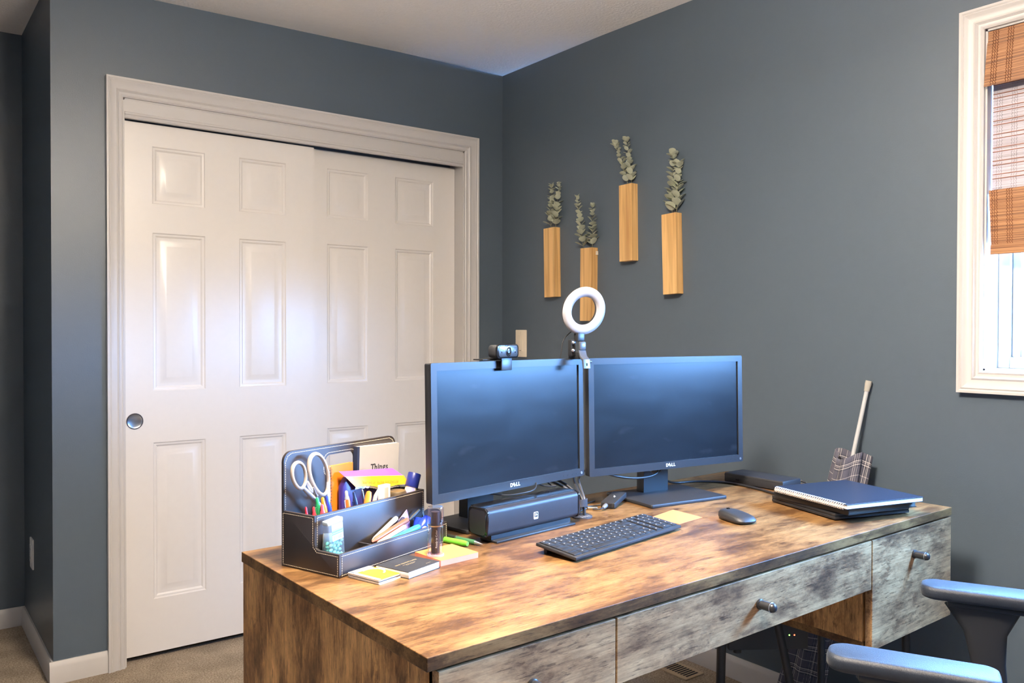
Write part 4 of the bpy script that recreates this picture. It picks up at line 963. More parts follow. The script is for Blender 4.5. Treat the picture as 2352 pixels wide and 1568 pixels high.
# mint box with teal mints, folded paper, divider row
mb = thing('mint_box', 'clear flip-top box of teal mints in the front left tray', 'mint box', OP(.0300, .0400, .0080), rot=(math.radians(1.5), math.radians(-6.0), OA))
M_pclear = mat_clear('clear_plastic', (.93, .97, 1.0), .10, .12, body=(.8, .9, .95))
MW, MD, MH = .0400, .0160, .0930
bm = BM(); prism(bm, rrect(-MW/2, MW/2, -MD/2, MD/2, .003), 0, MH-.008, 'z'); ob('case', bm, M_pclear, mb)
bm = BM(); prism(bm, rrect(-MW/2, MW/2, -MD/2, MD/2, .003), MH-.0078, MH, 'z', bev=.0012); ob('lid', bm, col_mat('pale_blue_lid', lin(206, 226, 236), .35), mb)
bm = BM(); box(bm, -MW/2+.009, MW/2-.003, -MD/2-.0005, -MD/2-.0001, .0540, .0850); lb = ob('label', bm, col_mat('white_label', lin(226, 236, 242), .5), mb, smooth=0)
bm = BM()
for z0, z1 in ((.0655, .0680), (.0690, .0730), (.0738, .0750)): box(bm, -MW/2+.009, MW/2-.003, -MD/2-.0008, -MD/2-.0004, z0, z1)
ob('label_band', bm, col_mat('aqua_band', lin(120, 206, 222), .5), lb, smooth=0)
bm = BM(); x = -MW/2+.0125
while x < MW/2-.006: w_ = random.choice((.0004, .0007, .0010)); box(bm, x, x+w_, -MD/2-.0008, -MD/2-.0004, .0560, .0635); x += w_+random.choice((.0006, .0009))
for z0 in (.0770, .0787, .0804, .0821): box(bm, -MW/2+.0105, MW/2-.0045-random.uniform(0, .006), -MD/2-.0008, -MD/2-.0004, z0, z0+.0006)
ob('label_print', bm, col_mat('grey_ink', (.30, .33, .36), .6), lb, smooth=0)
M_mint = col_mat('teal_mint', lin(122, 214, 190), .35)
mint_me = None; rng = random.Random(5); n_m = 0; placed = []
for k in range(1500):
    if n_m >= 60: break
    p = Vector((rng.uniform(-MW/2+.0052, MW/2-.0052), rng.choice((-.0036, .0036)), rng.uniform(.0038, .0500)))
    if any(abs(p.y-q.y) < .004 and (Vector((p.x, p.z))-Vector((q.x, q.z))).length < .0064 for q in placed): continue
    placed.append(p); n_m += 1
    wl_ = mb.matrix_basis @ p
    if mint_me is None:
        bm = BM(); bmesh.ops.create_uvsphere(bm, u_segments=12, v_segments=8, radius=1)
        for v in bm.verts: v.co = Vector((v.co.x*.0046, v.co.y*.0032, v.co.z*.0032))
        o = ob('mint', bm, M_mint, None); mint_me = o
    else:
        o = mint_me.copy(); COL.objects.link(o)
    o.location = wl_; o.rotation_euler = (0, rng.uniform(-1.2, 1.2), OA+rng.uniform(-.15, .15))
    tag(o, 'small oval teal mint inside the clear flip-top box', 'mint', 'teal mints in the clear box')
bl = thing('folded_paper', 'small folded grey printed paper behind the mint box', 'paper', OP(.0105, .0540, .0055), rot=(math.radians(-4), math.radians(9), OA))
bm = BM(); box(bm, -.003, .020, -.0012, .0012, 0, .0660, .0003); ob('sheet', bm, plain('grey_print_paper', lin(178, 180, 168), .8, var=.3), bl)
# the loose pens in the right part of the tray
t, d, Ln = round_stick('pen', 'cream pen lying behind the brown pencil in the front tray', 'pen', OP(.1480, .0555, .0300), OP(.2200, .0555, .0630), [(0, .0030), (.1, .0050), (.94, .0052), (1, .0045)], col_mat('cream_plastic', lin(240, 232, 200), .4), part='barrel')
t, d, Ln = round_stick('pencil', 'thick brown pencil lying in the front tray', 'pencil', OP(.1260, .0375, .0350), OP(.2360, .0400, .0575), [(0, .0020), (.12, .0056), (.99, .0056), (1, .005)], col_mat('brown_lacquer', lin(158, 92, 66), .4), part='barrel')
t, d, Ln = round_stick('pen', 'cream pen lying between the brown pencil and the teal pen', 'pen', OP(.1250, .0260, .0310), OP(.2130, .0265, .0500), [(0, .0018), (.12, .0046), (.95, .0048), (1, .004)], col_mat('cream_plastic', lin(242, 236, 214), .4), part='barrel')
t, d, Ln = round_stick('pen', 'teal pen at the front of the tray, tip to the left', 'pen', OP(.1245, .0140, .0330), OP(.2430, .0155, .0450), [(0, .0010), (.10, .0032), (.45, .0050), (.9, .0064), (1, .0055)], col_mat('teal_plastic', lin(60, 168, 186), .35), part='barrel')
t, d, Ln = round_stick('marker', 'dark blue marker end showing behind the brown pencil', 'marker', OP(.1700, .0540, .0150), OP(.2390, .0520, .0590), [(0, .005), (.95, .0058), (1, .0040)], col_mat('navy_plastic', (.03, .03, .06), .4), part='barrel')
pp = thing('paper_slip', 'pointed lilac paper slip standing in the front tray', 'paper', OP(.2500, .0590, .0055), OA)
bm = BM(); prism(bm, [(-.022, .0), (.018, .0), (.0160, .0400), (.0060, .0680), (-.0200, .0500)], -.0006, .0006, 'y'); ob('sheet', bm, col_mat('lilac_paper', lin(190, 166, 222), .7), pp, smooth=0)
tp = thing('correction_tape', 'blue correction tape dispenser at the right end of the front tray', 'correction tape', OP(.2790, .0300, .0055))
M_bl = col_mat('bright_blue_plastic', lin(36, 66, 190), .25)
bm = BM(); sweep(bm, [OP(.2580, .0300, .0250), OP(.2680, .0300, .0330), OP(.2800, .0300, .0430), OP(.2900, .0300, .0560)], [.0080, .0125, .0140, .0070], 16); ob('case', bm, M_bl, tp, True)
bm = BM(); lathe(bm, OP(.2660, .0185, .0340), OM.to_3x3() @ Vector((-.2, -1, .1)), [(0, .0075), (.0012, .0072), (.002, .004), (.0021, 0)], 20); ob('painted_highlight', bm, M_whitep, tp, True)  # white disc stands in for the highlight on the blue case
bm = BM(); sweep(bm, [OP(.2650, .0400, .0100), OP(.2850, .0480, .0500)], [.010, .012], 12); ob('rear_case', bm, M_bl, tp, True)
bc = thing('binder_clip', 'black clip resting on the lilac slip behind the correction tape', 'clip', OP(.2700, .0500, .0480))
bm = BM(); sweep(bm, [OP(.2560, .0520, .0520), OP(.2700, .0510, .0590), OP(.2870, .0500, .0680)], [.0025, .0042, .0030], 8); ob('handle', bm, M_black, bc, True)

# ------------------------------------------------------------------ things on the desk beside the organizer
nbk = thing('notebook', 'small black notebook with gold lettering and white pages beside the yellow cards', 'notebook', (-1.5790, -1.8400, DZ), math.radians(18.5))
M_spk = plain('black_speckled_cover', (.025, .025, .027), .55, var=.6, bump=(300, .4, .0006))
bm = BM(); box(bm, -.0450, .0450, -.0410, .0410, 0, .0012, .0004); ob('back_cover', bm, M_spk, nbk, smooth=0)
bm = BM(); prism(bm, rrect(-.0445, .0450, -.0410, .0410, (.001, .006, .006, .001), 4), .0012, .0118, 'z', bev=.0008); ob('page_block', bm, M_paper, nbk)
bm = BM(); box(bm, -.0445, .0440, -.0400, .0408, .0118, .0128, .0003); cv = ob('front_cover', bm, M_spk, nbk, smooth=0)
ob('title', text_bm('WONDERS & MYSTERIES', .0056, face_mtx((.0, .0060, .0129), (1, 0, 0), (0, 1, 0)), .00015, bold=.0001), M_gold, cv, smooth=0) if False else None
bm = BM(); rng = random.Random(11); x = -.032
while x < .030:
    w_ = rng.uniform(.0018, .0040); hgt = rng.uniform(.0028, .0042)
    if rng.random() < .86:
        box(bm, x, x+.0006, .0045, .0045+hgt, .0127, .0130); box(bm, x, x+w_, .0045+hgt-.0006, .0045+hgt, .0127, .0130); box(bm, x+w_-.0008, x+w_-.0002, .0045, .0045+hgt*.7, .0127, .0130)
    x += w_+.0007
ob('gold_title', bm, M_gold, cv, smooth=0); bm = BM()
for yy, x0, x1 in ((-.0030, -.018, .016), (-.0065, -.012, .012), (-.0290, .018, .030)):
    x = x0
    while x < x1: w_ = rng.uniform(.001, .003); box(bm, x, x+w_, yy, yy+.0008, .0127, .0130); x += w_+.001
ob('gold_small_print', bm, M_gold, cv, smooth=0)
cd = thing('card_stack', 'stack of yellow and white printed cards at the front left of the desk', 'cards', (-1.6540, -1.8460, DZ), math.radians(17))
M_ycard = col_mat('yellow_card', lin(238, 180, 40), .35); M_dkcard = col_mat('dark_card_back', (.04, .04, .045), .5)
for k, (z0, z1, m, dx, dy, nm) in enumerate(((.0003, .0022, M_paper, .001, -.001, 'white_card'), (.0023, .0046, M_paper, 0, .0006, 'white_card'), (.0047, .0060, M_dkcard, .0006, 0, 'dark_card'), (.0061, .0082, M_paper, -.0004, .0004, 'white_card'))):
    bm = BM(); prism(bm, rrect(-.0275+dx, .0275+dx, -.0400+dy, .0400+dy, .003), z0, z1, 'z'); last = ob(nm, bm, m, cd)
bm = BM(); prism(bm, rrect(-.0279, .0271, -.0396, .0404, .003), .0083, .0090, 'z'); tc_ = ob('yellow_card', bm, M_ycard, cd)
bm = BM(); prism(bm, rrect(-.0279, -.0200, -.0380, .0400, .002), .0089, .00925, 'z'); prism(bm, rrect(-.0230, .0265, .0260, .0400, .002), .0089, .00925, 'z'); ob('white_border', bm, M_paper, tc_, smooth=0)
bm = BM()
arc = [(.0040+.0215*math.cos(a), .0060+.0200*math.sin(a)) for a in [math.radians(-70+8*k) for k in range(24)]]
for (a0, b0), (a1, b1) in zip(arc[:-1], arc[1:]): sweep(bm, [(a0, b0, .0090), (a1, b1, .0090)], .0018, 4, flat=(1, .18))
ob('white_print', bm, M_paper, tc_, smooth=0)
bm = BM()
for yy in (-.0240, -.0300, -.0340): box(bm, -.012, .018, yy, yy+.0016, .0089, .00925)
ob('ochre_print', bm, col_mat('ochre_ink', lin(214, 160, 40), .5), tc_, smooth=0)
M_padside = col_mat('pink_pad_edge', lin(228, 150, 122), .8)
pd = thing('note_pad', 'thick orange sticky note pad under the clear lip gloss tube', 'note pad', (-1.4755, -1.8120, DZ), math.radians(5))
bm = BM(); box(bm, -.0465, .0465, -.0425, .0425, .0002, .0108); ob('sheet_block', bm, M_padside, pd, smooth=0)
bm = BM(); box(bm, -.0465, .0465, -.0425, .0425, .0109, .0115); ob('top_sheet', bm, col_mat('orange_pad_sheet', lin(234, 152, 74), .75), pd, smooth=0)
GZ = DZ+.0117
gt = thing('lip_gloss_tube', 'clear lip gloss tube with dark brown core standing on the orange note pad', 'lip gloss', (-1.5070, -1.8210, GZ))
bm = BM(); lathe(bm, (0, 0, 0), (0, 0, 1), [(0, .0168), (.0025, .0172), (.004, .0160)], 32); ob('foot', bm, mat_clear('pink_clear_plastic', (1, .86, .86), .10, .25, body=(.95, .75, .72)), gt)
bm = BM(); lathe(bm, (0, 0, .004), (0, 0, 1), [(0, .0152), (.055, .0152)], 32); ob('clear_body', bm, mat_clear('clear_plastic_case', (.92, .92, .94), .14), gt)
bm = BM(); lathe(bm, (0, 0, .0605), (0, 0, 1), [(0, .0158), (.033, .0158), (.0355, .0145), (.036, .0)], 32); ob('clear_cap', bm, mat_clear('clear_plastic_case', (.90, .91, .95), .16), gt)
bm = BM(); lathe(bm, (0, 0, .0590), (0, 0, 1), [(0, .0154), (.0015, .0156)], 32); ob('seam_ring', bm, col_mat('pale_gold', (.75, .62, .48), .3, metal=1), gt)
bm = BM(); lathe(bm, (0, 0, .006), (0, 0, 1), [(0, .0085), (.080, .0085), (.081, 0)], 24); core = ob('core', bm, col_mat('dark_brown_core', lin(66, 52, 50), .35), gt)
vd = (CAM_LOC-Vector((-1.507, -1.821, GZ))); vd.z = 0; vd.normalize(); sd = Vector((-vd.y, vd.x, 0))
ob('lettering', text_bm('Ready to Color', .0056, face_mtx(vd*.0087+Vector((0, 0, .034))+sd*.002, (0, 0, 1), -sd), .0001), M_paper, core, smooth=0)
M_lime = col_mat('lime_green_plastic', lin(112, 214, 58), .35)
a, b = Vector((-1.4220, -1.6880, DZ+.0066)), Vector((-1.3960, -1.7690, DZ+.0064))
t, d, Ln = round_stick('highlighter', 'lime green highlighter lying right of the organizer', 'highlighter', a, b, [(0, .0052), (.02, .0062), (.60, .0062)], M_lime, part='barrel')
bm = BM(); lathe(bm, a+d*Ln*.60, d, [(0, .0066), (Ln*.28, .0064), (Ln*.36, .0052), (Ln*.40, .0046), (Ln*.403, 0)], 18); ob('cap', bm, M_lime, t, True)
a, b = Vector((-1.4010, -1.6600, DZ+.0062)), Vector((-1.3690, -1.7840, DZ+.0046))
t, d, Ln = round_stick('pen', 'dark green ballpoint pen with silver tip lying beside the lime highlighter', 'pen', a, b, [(0, .0045), (.03, .0052), (.42, .0054)], col_mat('black_barrel', (.02, .025, .02), .3), part='barrel')
bm = BM(); lathe(bm, a+d*Ln*.42, d, [(0, .0058), (.003, .0058), (.0032, .0054)], 16); ob('ring', bm, M_silver, t, True)
bm = BM(); lathe(bm, a+d*(Ln*.42+.003), d, [(0, .0054), (Ln*.36, .0054), (Ln*.40, .0050)], 16); ob('grip', bm, col_mat('green_translucent_grip', lin(60, 104, 72), .3), t, True)
bm = BM(); lathe(bm, a+d*(Ln*.82), d, [(0, .0050), (Ln*.10, .0032), (Ln*.15, .0014), (Ln*.18, .0006)], 16); ob('tip', bm, M_silver, t, True)
gs = thing('phone_stand', 'translucent grey rounded phone stand behind the right end of the organizer', 'phone stand', (-1.3960, -1.6330, DZ), math.radians(-30))
M_gstand = col_mat('grey_silicone', lin(150, 138, 136), .5)
bm = BM(); prism(bm, rrect(-.0230, .0190, .004, .0560, (.006, .006, .014, .014), 6), -.006, .004, 'y', mtx=Matrix.Rotation(math.radians(-8), 4, 'X')); ob('back_rest', bm, M_gstand, gs)
bm = BM(); prism(bm, rrect(-.0230, .0190, -.022, .020, .006), 0.0, .006, 'z', bev=.002); ob('base', bm, M_gstand, gs)

# ================================================================== wooden wall vases with eucalyptus
M_vw = [mat_grain('honey_wood', (.46, .24, .075), (.80, .50, .20), 'z', (2.2, 42), .42, sd_) for sd_ in (1.0, 4.2, 7.7, 11.3)]
M_leaf = plain('dusty_green_leaf', lin(182, 186, 164), .7, var=.2)
M_stem = col_mat('olive_stem', lin(112, 110, 84), .7)
def sprig(label, base, tip, bend, r0, n_pairs, group=None, head=False, seed=1):
    rng = random.Random(seed); b = Vector(base); t_ = Vector(tip)
    t = thing('eucalyptus_sprig', label, 'plant sprig', b, group=group)
    mid = (b+t_)/2+Vector(bend); pts = catmull([b, mid, t_], 12)
    bm = BM(); sweep(bm, pts, [.0016-.0010*i/(len(pts)-1) for i in range(len(pts))], 6); ob('stem', bm, M_stem, t, True)
    bm = BM(); ln = len(pts)-1
    def leaf(p, ax, az, rad, droop):
        d = Vector((math.cos(az), math.sin(az), -droop)).normalized(); s = ax.cross(d)
        if s.length < 1e-4: s = Vector((0, 1, 0))
        s.normalize(); nrm = d.cross(s)
        top_, bot_ = [], []
        c0 = p+d*.001
        outline = []
        for k in range(12):
            a = 2*math.pi*k/12; x = rad*(1-math.cos(a)); y = rad*.92*math.sin(a)
            outline.append(c0+d*x+s*y+nrm*(.28*rad*(abs(y)/rad)**2+.10*rad*(x/rad/2)**2))
        cc = c0+d*rad
        vt = [bm.verts.new(o) for o in outline]; vb = [bm.verts.new(o-nrm*.0004) for o in outline]
        ct = bm.verts.new(cc); cb = bm.verts.new(cc-nrm*.0004)
        for k in range(12):
            j = (k+1) % 12
            bm.faces.new((vt[k], vt[j], ct)); bm.faces.new((vb[j], vb[k], cb)); bm.faces.new((vt[k], vb[k], vb[j], vt[j]))
    az0 = rng.uniform(0, 6); f0 = min(.62, (.112+.004)/max(.12, t_.z-b.z))
    for i in range(n_pairs):
        f = f0+(.985-f0)*i/(n_pairs-1); idx = f*ln; k = min(int(idx), ln-1); p = pts[k].lerp(pts[k+1], idx-k)
        ax = (pts[k+1]-pts[k]).normalized(); az = az0+i*math.radians(90+rng.uniform(-16, 16)); rad = r0*(1-.62*max(0, (f-f0)/(1-f0))**1.2)*rng.uniform(.88, 1.1)
        for q in (0, math.pi): leaf(p, ax, az+q+rng.uniform(-.15, .15), rad*.62, rng.uniform(-1.05, -.30))
    p = pts[-1]
    for k in range(7 if head else 4): leaf(p-Vector((0, 0, .004*(k % 3))), Vector((0, 0, 1)), k*1.1+az0, r0*(.42 if head else .26), rng.uniform(-1.2, -.2))
    ob('foliage', bm, M_leaf, t, True, smooth=50)
names = ['leftmost', 'second from the left', 'third from the left and highest', 'rightmost']
VS = [  # left y, right y, top z, bottom z, tilt, sprigs (dy base, tip y, tip z)
 (-.3600, -.4335, 1.6650, 1.3610, .022, [(-.388, -.3960, 1.852, (0, .004, 0)), (-.412, -.4460, 1.850, (0, .006, 0))]),
 (-.5950, -.6650, 1.5580, 1.2540, -.010, [(-.622, -.5660, 1.780, (0, .004, 0)), (-.646, -.6600, 1.733, (0, -.004, 0))]),
 (-.8300, -.9000, 1.7900, 1.4880, .016, [(-.878, -.7930, 1.962, (0, -.016, 0)), (-.880, -.8540, 1.966, (0, -.012, 0))]),
 (-1.0620, -1.1320, 1.6500, 1.3500, .034, [(-1.092, -1.1010, 1.866, (0, .004, 0)), (-1.102, -1.1280, 1.826, (0, -.002, 0))])]
for i, (ya, yb, z1, z0, tl, spr) in enumerate(VS):
    yc = (ya+yb)/2; wv = ya-yb; hv = z1-z0; dp = .0345
    v = thing('wall_vase', 'honey-coloured wooden wall vase holding eucalyptus, %s of the four' % names[i], 'wall vase', (0, yc, z0), group='wooden wall vases', rot=(-tl, 0, 0))
    t_ = .006; wh = wv/2
    for k_, (x0, x1, y0, y1) in enumerate(((-dp, -dp+t_, -wh, wh), (-t_-.0005, -.0005, -wh, wh), (-dp+t_, -t_-.0005, -wh, -wh+t_), (-dp+t_, -t_-.0005, wh-t_, wh))):
        bm = BM(); box(bm, x0, x1, y0, y1, 0, hv, .0006); ob(('front_board', 'back_board', 'side_board', 'side_board')[k_], bm, M_vw[(i+(k_ >= 2)*2) % 4], v, smooth=0)
    bm = BM(); box(bm, -dp+t_, -t_-.0005, -wh+t_, wh-t_, 0, t_); ob('bottom_board', bm, M_vw[i], v, smooth=0)
    if i == 1:
        bm = BM(); box(bm, -.012, -.0005, -wh-.004, -wh, hv-.030, hv-.014, .001); ob('hanger', bm, M_ivory, v)
    for j, (by, ty, tz, bend) in enumerate(spr):
        lab = '%s eucalyptus sprig in the %s wooden wall vase' % (('left', 'right')[j], names[i].split(' and')[0])
        sprig(lab, (-.0175, by, z1-.10), (-.024, ty, tz), bend, (.030, .029, .026, .034)[i], (13, 14, 14, 13)[i], 'eucalyptus sprigs in the wall vases', head=i >= 2, seed=20+i*5+j)

# ================================================================== curtain rod leaning on the right wall, plaid curtain on it
RT, RB = Vector((-.0125, -1.8680, 1.0660)), Vector((-.155, -1.7160, .0))
rd = thing('curtain_rod', 'white tension rod leaning on the grey wall behind the notebooks', 'curtain rod', RB)
rdir = (RT-RB).normalized()
M_rod = col_mat('white_rod_paint', lin(196, 198, 200), .35); M_rub = col_mat('beige_rubber', lin(176, 172, 162), .7)
bm = BM(); cyl(bm, RB+rdir*.02, RT-rdir*.03, .0062, seg=16); ob('tube', bm, M_rod, rd, True)
for p, q in ((RT-rdir*.034, RT-rdir*.002), (RB+rdir*.008, RB+rdir*.036)):
    bm = BM(); lathe(bm, p, q-p, [(0, .0078), ((q-p).length*.7, .0098), ((q-p).length, .0094)], 18); ob('end_cap', bm, M_rub, rd, True)
def mat_plaid():
    m, nt, b = new_mat('navy_plaid_cloth'); b.inputs['Roughness'].default_value = .9
    uv = N(nt, 'ShaderNodeUVMap'); sx = N(nt, 'ShaderNodeSeparateXYZ'); nt.links.new(uv.outputs[0], sx.inputs[0])
    def lines(out):
        ms = []
        for per, wd, offs in ((1.0, .045, .30), (1.0, .045, .46), (1.0, .020, .38), (1.0, .028, .93)):
            a = N(nt, 'ShaderNodeMath', operation='ADD'); a.inputs[1].default_value = 100-offs; nt.links.new(out, a.inputs[0])
            f = N(nt, 'ShaderNodeMath', operation='FRACT'); nt.links.new(a.outputs[0], f.inputs[0])
            l = N(nt, 'ShaderNodeMath', operation='LESS_THAN'); l.inputs[1].default_value = wd; nt.links.new(f.outputs[0], l.inputs[0]); ms.append(l.outputs[0])
        r = ms[0]
        for x in ms[1:]:
            mx = N(nt, 'ShaderNodeMath', operation='MAXIMUM'); nt.links.new(r, mx.inputs[0]); nt.links.new(x, mx.inputs[1]); r = mx.outputs[0]
        return r
    def bands(out):
        a = N(nt, 'ShaderNodeMath', operation='ADD'); a.inputs[1].default_value = 100-.25; nt.links.new(out, a.inputs[0])
        f = N(nt, 'ShaderNodeMath', operation='FRACT'); nt.links.new(a.outputs[0], f.inputs[0])
        l = N(nt, 'ShaderNodeMath', operation='LESS_THAN'); l.inputs[1].default_value = .32; nt.links.new(f.outputs[0], l.inputs[0]); return l.outputs[0]
    sm = N(nt, 'ShaderNodeMath', operation='ADD'); nt.links.new(lines(sx.outputs[0]), sm.inputs[0]); nt.links.new(lines(sx.outputs[1]), sm.inputs[1])
    ml = N(nt, 'ShaderNodeMath', operation='MULTIPLY'); ml.inputs[1].default_value = .5; nt.links.new(sm.outputs[0], ml.inputs[0])
    sb_ = N(nt, 'ShaderNodeMath', operation='ADD'); nt.links.new(bands(sx.outputs[0]), sb_.inputs[0]); nt.links.new(bands(sx.outputs[1]), sb_.inputs[1])
    mb_ = N(nt, 'ShaderNodeMath', operation='MULTIPLY'); mb_.inputs[1].default_value = .5; nt.links.new(sb_.outputs[0], mb_.inputs[0])
    c = mixc(nt, (.085, .085, .115, 1), (.020, .024, .045, 1), mb_.outputs[0]); c = mixc(nt, c, (.62, .58, .56, 1), ml.outputs[0])
    nt.links.new(c, b.inputs['Base Color'])
    tl = N(nt, 'ShaderNodeBsdfTranslucent'); nt.links.new(c, tl.inputs['Color']); return m
ct = None
bm = BM(); uvl = bm.loops.layers.uv.new('UVMap'); nu, nv = 84, 60; grid = []
rng = random.Random(4)
for j in range(nv+1):
    s_ = j/nv; z = .842-.822*s_; tt_ = (z-RB.z)/(RT.z-RB.z); c = RB.lerp(RT, tt_)
    row = []
    for i in range(nu+1):
        a = -2.4+ (2*math.pi+.6)*i/nu; fl = math.sin(a*7+1.2*math.sin(s_*4))*.5+math.sin(a*3+s_*3)*.6
        ry = .046+.020*s_+.0105*fl; rx = .030+.012*s_+.0085*fl
        y = c.y-.004+ry*math.cos(a)*1.12; x = c.x-.012+rx*math.sin(a)
        x = min(x, -.0145-.001*math.sin(a*5))
        zz = z+(.014*math.sin(a*2+.5) if j == 0 else .014*math.sin(a*2+.5)*(1-s_))*(1-s_)
        row.append(bm.verts.new((x, y, max(zz, .004))))
    grid.append(row)
for j in range(nv):
    for i in range(nu):
        f = bm.faces.new((grid[j][i], grid[j][i+1], grid[j+1][i+1], grid[j+1][i]))
        for lp_, (ii, jj) in zip(f.loops, ((i, j), (i+1, j), (i+1, j+1), (i, j+1))): lp_[uvl].uv = (ii/nu*8.0, jj/nv*12.0)
crt = ob('plaid_curtain', bm, mat_plaid(), smooth=60); tag(crt, 'navy and white plaid curtain bunched on the leaning rod beside the desk', 'curtain')
md = crt.modifiers.new('thickness', 'SOLIDIFY'); md.thickness = .0012; center_origin(crt)

# ================================================================== cables
def cable(label, pts, r=.0022, m=None, extra=None, sm=8):
    P_ = catmull(pts, sm); a = P_[0]
    bm = BM(); sweep(bm, P_, r, 8); o = ob('cable', bm, m or M_cable, smooth=60); tag(o, label, 'cable'); center_origin(o); return o
zt = DZ+.0028
M_cgrey = col_mat('grey_cable_sheen', (.07, .07, .075), .35)
G = Vector((-1.0150, -1.6990, DZ))
# four cables rise from the grommet through a strap and part to the two monitors
cable('thick black cable from the grommet curving left behind the left monitor', [G+Vector((-.010, .004, -.002)), G+Vector((-.010, .004, .02)), G+Vector((-.006, .008, .042)), G+Vector((-.014, .040, .064)), G+Vector((-.034, .085, .084)), G+Vector((-.060, .105, .125))], .0036, M_cgrey)
cable('black cable just right of the thick cable curving left behind the left monitor', [G+Vector((-.001, .008, -.002)), G+Vector((-.001, .008, .02)), G+Vector((.000, .010, .044)), G+Vector((-.004, .044, .068)), G+Vector((-.022, .090, .090)), G+Vector((-.045, .110, .130))], .0034)
cable('black cable from the grommet curving right behind the right monitor', [G+Vector((.006, -.003, -.002)), G+Vector((.006, -.003, .02)), G+Vector((.006, .004, .042)), G+Vector((.016, .034, .062)), G+Vector((.050, .085, .080)), G+Vector((.100, .105, .105))], .0034)
cable('grey cable, rightmost rising from the grommet toward the right monitor', [G+Vector((.014, .003, -.002)), G+Vector((.013, .003, .02)), G+Vector((.013, .004, .042)), G+Vector((.028, .032, .060)), G+Vector((.066, .083, .076)), G+Vector((.120, .105, .096))], .0030, M_cgrey)
st = thing('cable_strap', 'dark hook-and-loop strap round the cable bundle above the grommet', 'strap', G+Vector((.002, .005, .034)))
bm = BM(); sec = [(.0190*math.cos(2*math.pi*k/24), .0140*math.sin(2*math.pi*k/24)) for k in range(24)]
hole_plate(bm, sec, [(x*.90, y*.88) for x, y in sec], (0, 0), -.009, .009, 'z'); ob('band', bm, col_mat('dark_fabric_strap', (.045, .045, .05), .9), st)
bm = BM(); box(bm, -.020, -.013, -.010, -.006, -.012, .006, .001); ob('tab', bm, M_black, st)
sbp = Vector((-1.2105, -1.7310, DZ))
cable('thin black cable looping over the left part of the soundbar', [(-1.330, -1.600, .90), (-1.300, -1.650, .855), (-1.255, -1.690, .840), (-1.205, -1.700, .8385), (-1.150, -1.690, .845), (-1.120, -1.640, .880)], .0017)
cable('thin black cable hanging behind the middle of the soundbar', [(-1.175, -1.620, .905), (-1.150, -1.640, .868), (-1.115, -1.668, .843), (-1.080, -1.680, .8385)], .0017)
cable('thin black cable hanging behind the right end of the soundbar', [(-1.110, -1.620, .900), (-1.098, -1.640, .866), (-1.085, -1.660, .842), (-1.075, -1.674, .8385)], .0017)
cable('thin black cable loop below the right corner of the left monitor', [(-1.062, -1.615, .895), (-1.045, -1.635, .862), (-1.025, -1.640, .858), (-1.015, -1.630, .872), (-1.020, -1.610, .895)], .0017)
cable('short curled black cable above the right end of the soundbar', [(-1.085, -1.615, .90), (-1.066, -1.632, .878), (-1.068, -1.652, .858), (-1.092, -1.668, .846)], .0015)
cable('black cable lying from the cable bundle to the back of the adapter', [G+Vector((.014, .012, .042)), (-.985, -1.660, .790), (-.950, -1.640, zt+.004), (-.915, -1.640, zt+.001), (-.890, -1.652, zt+.006)], .0022)
cable('black cable sagging from the strap to the desk behind the adapter', [G+Vector((.012, .014, .028)), (-.990, -1.664, .772), (-.960, -1.640, zt), (-.930, -1.610, zt), (-.870, -1.590, zt)], .0018)
jk = thing('audio_plug', 'pale gold audio plug on a thin cable left of the adapter', 'plug', (-.9390, -1.6590, DZ))
bm = BM(); lathe(bm, (-.9520, -1.6510, DZ+.0042), (.84, -.54, 0), [(0, .0022), (.002, .0040), (.024, .0040), (.026, .0026)], 14); ob('barrel', bm, col_mat('pale_gold_metal', (.78, .68, .50), .3, metal=1), jk, True)
bm = BM(); sweep(bm, catmull([(-1.000, -1.672, DZ+.0025), (-.975, -1.655, DZ+.0025), (-.952, -1.651, DZ+.0042)], 6), .0017, 8); ob('lead', bm, M_cable, jk, True)
up_ = thing('usb_plug', 'grey plug entering the end of the black adapter', 'plug', (-.9110, -1.6760, DZ))
bm = BM(); d = Vector((.89, .455, .10)).normalized(); lathe(bm, Vector((-.9290, -1.6850, DZ+.0080)), d, [(0, .0024), (.004, .0048), (.018, .0055), (.0215, .0055)], 14); ob('body', bm, col_mat('grey_plug_plastic', (.16, .16, .17), .4), up_, True)
bm = BM(); sweep(bm, catmull([(-.9500, -1.6700, DZ+.0040), (-.9400, -1.6830, DZ+.0055), (-.9280, -1.6845, DZ+.0080)], 6), .0019, 8); ob('lead', bm, M_cable, up_, True)
cable('black power cable hanging through the neck of the right monitor', [(-.925, -1.640, .868), (-.875, -1.645, .842), (-.800, -1.655, .825), (-.730, -1.655, .822), (-.690, -1.648, .832), (-.655, -1.600, .850), (-.630, -1.580, .875)], .0032)
cable('black cable running from the right monitor past the dock to the laptop', [(-.620, -1.600, DZ+.055), (-.560, -1.560, DZ+.020), (-.500, -1.545, zt+.0012), (-.430, -1.570, zt+.0012), (-.378, -1.640, zt+.0012), (-.385, -1.740, zt+.0012), (-.405, -1.810, zt+.0012), (-.420, -1.868, zt+.003)], .0034)
cable('short black cable curling out of the back of the docking station', [(-.268, -1.755, DZ+.016), (-.252, -1.775, DZ+.022), (-.243, -1.800, DZ+.016), (-.250, -1.830, DZ+.006), (-.268, -1.850, zt)], .0026)
cable('thin black cable running down from the ring lamp behind the monitor', [(-1.000, -1.652, 1.215), (-1.022, -1.640, 1.190), (-1.030, -1.638, 1.150), (-1.031, -1.628, 1.100), (-1.030, -1.622, 1.000)], .0014)
wp = thing('pen', 'dark blue pen with pale tip lying between the dock and the notebook pile', 'pen', (-.4240, -1.8810, DZ+.0184))
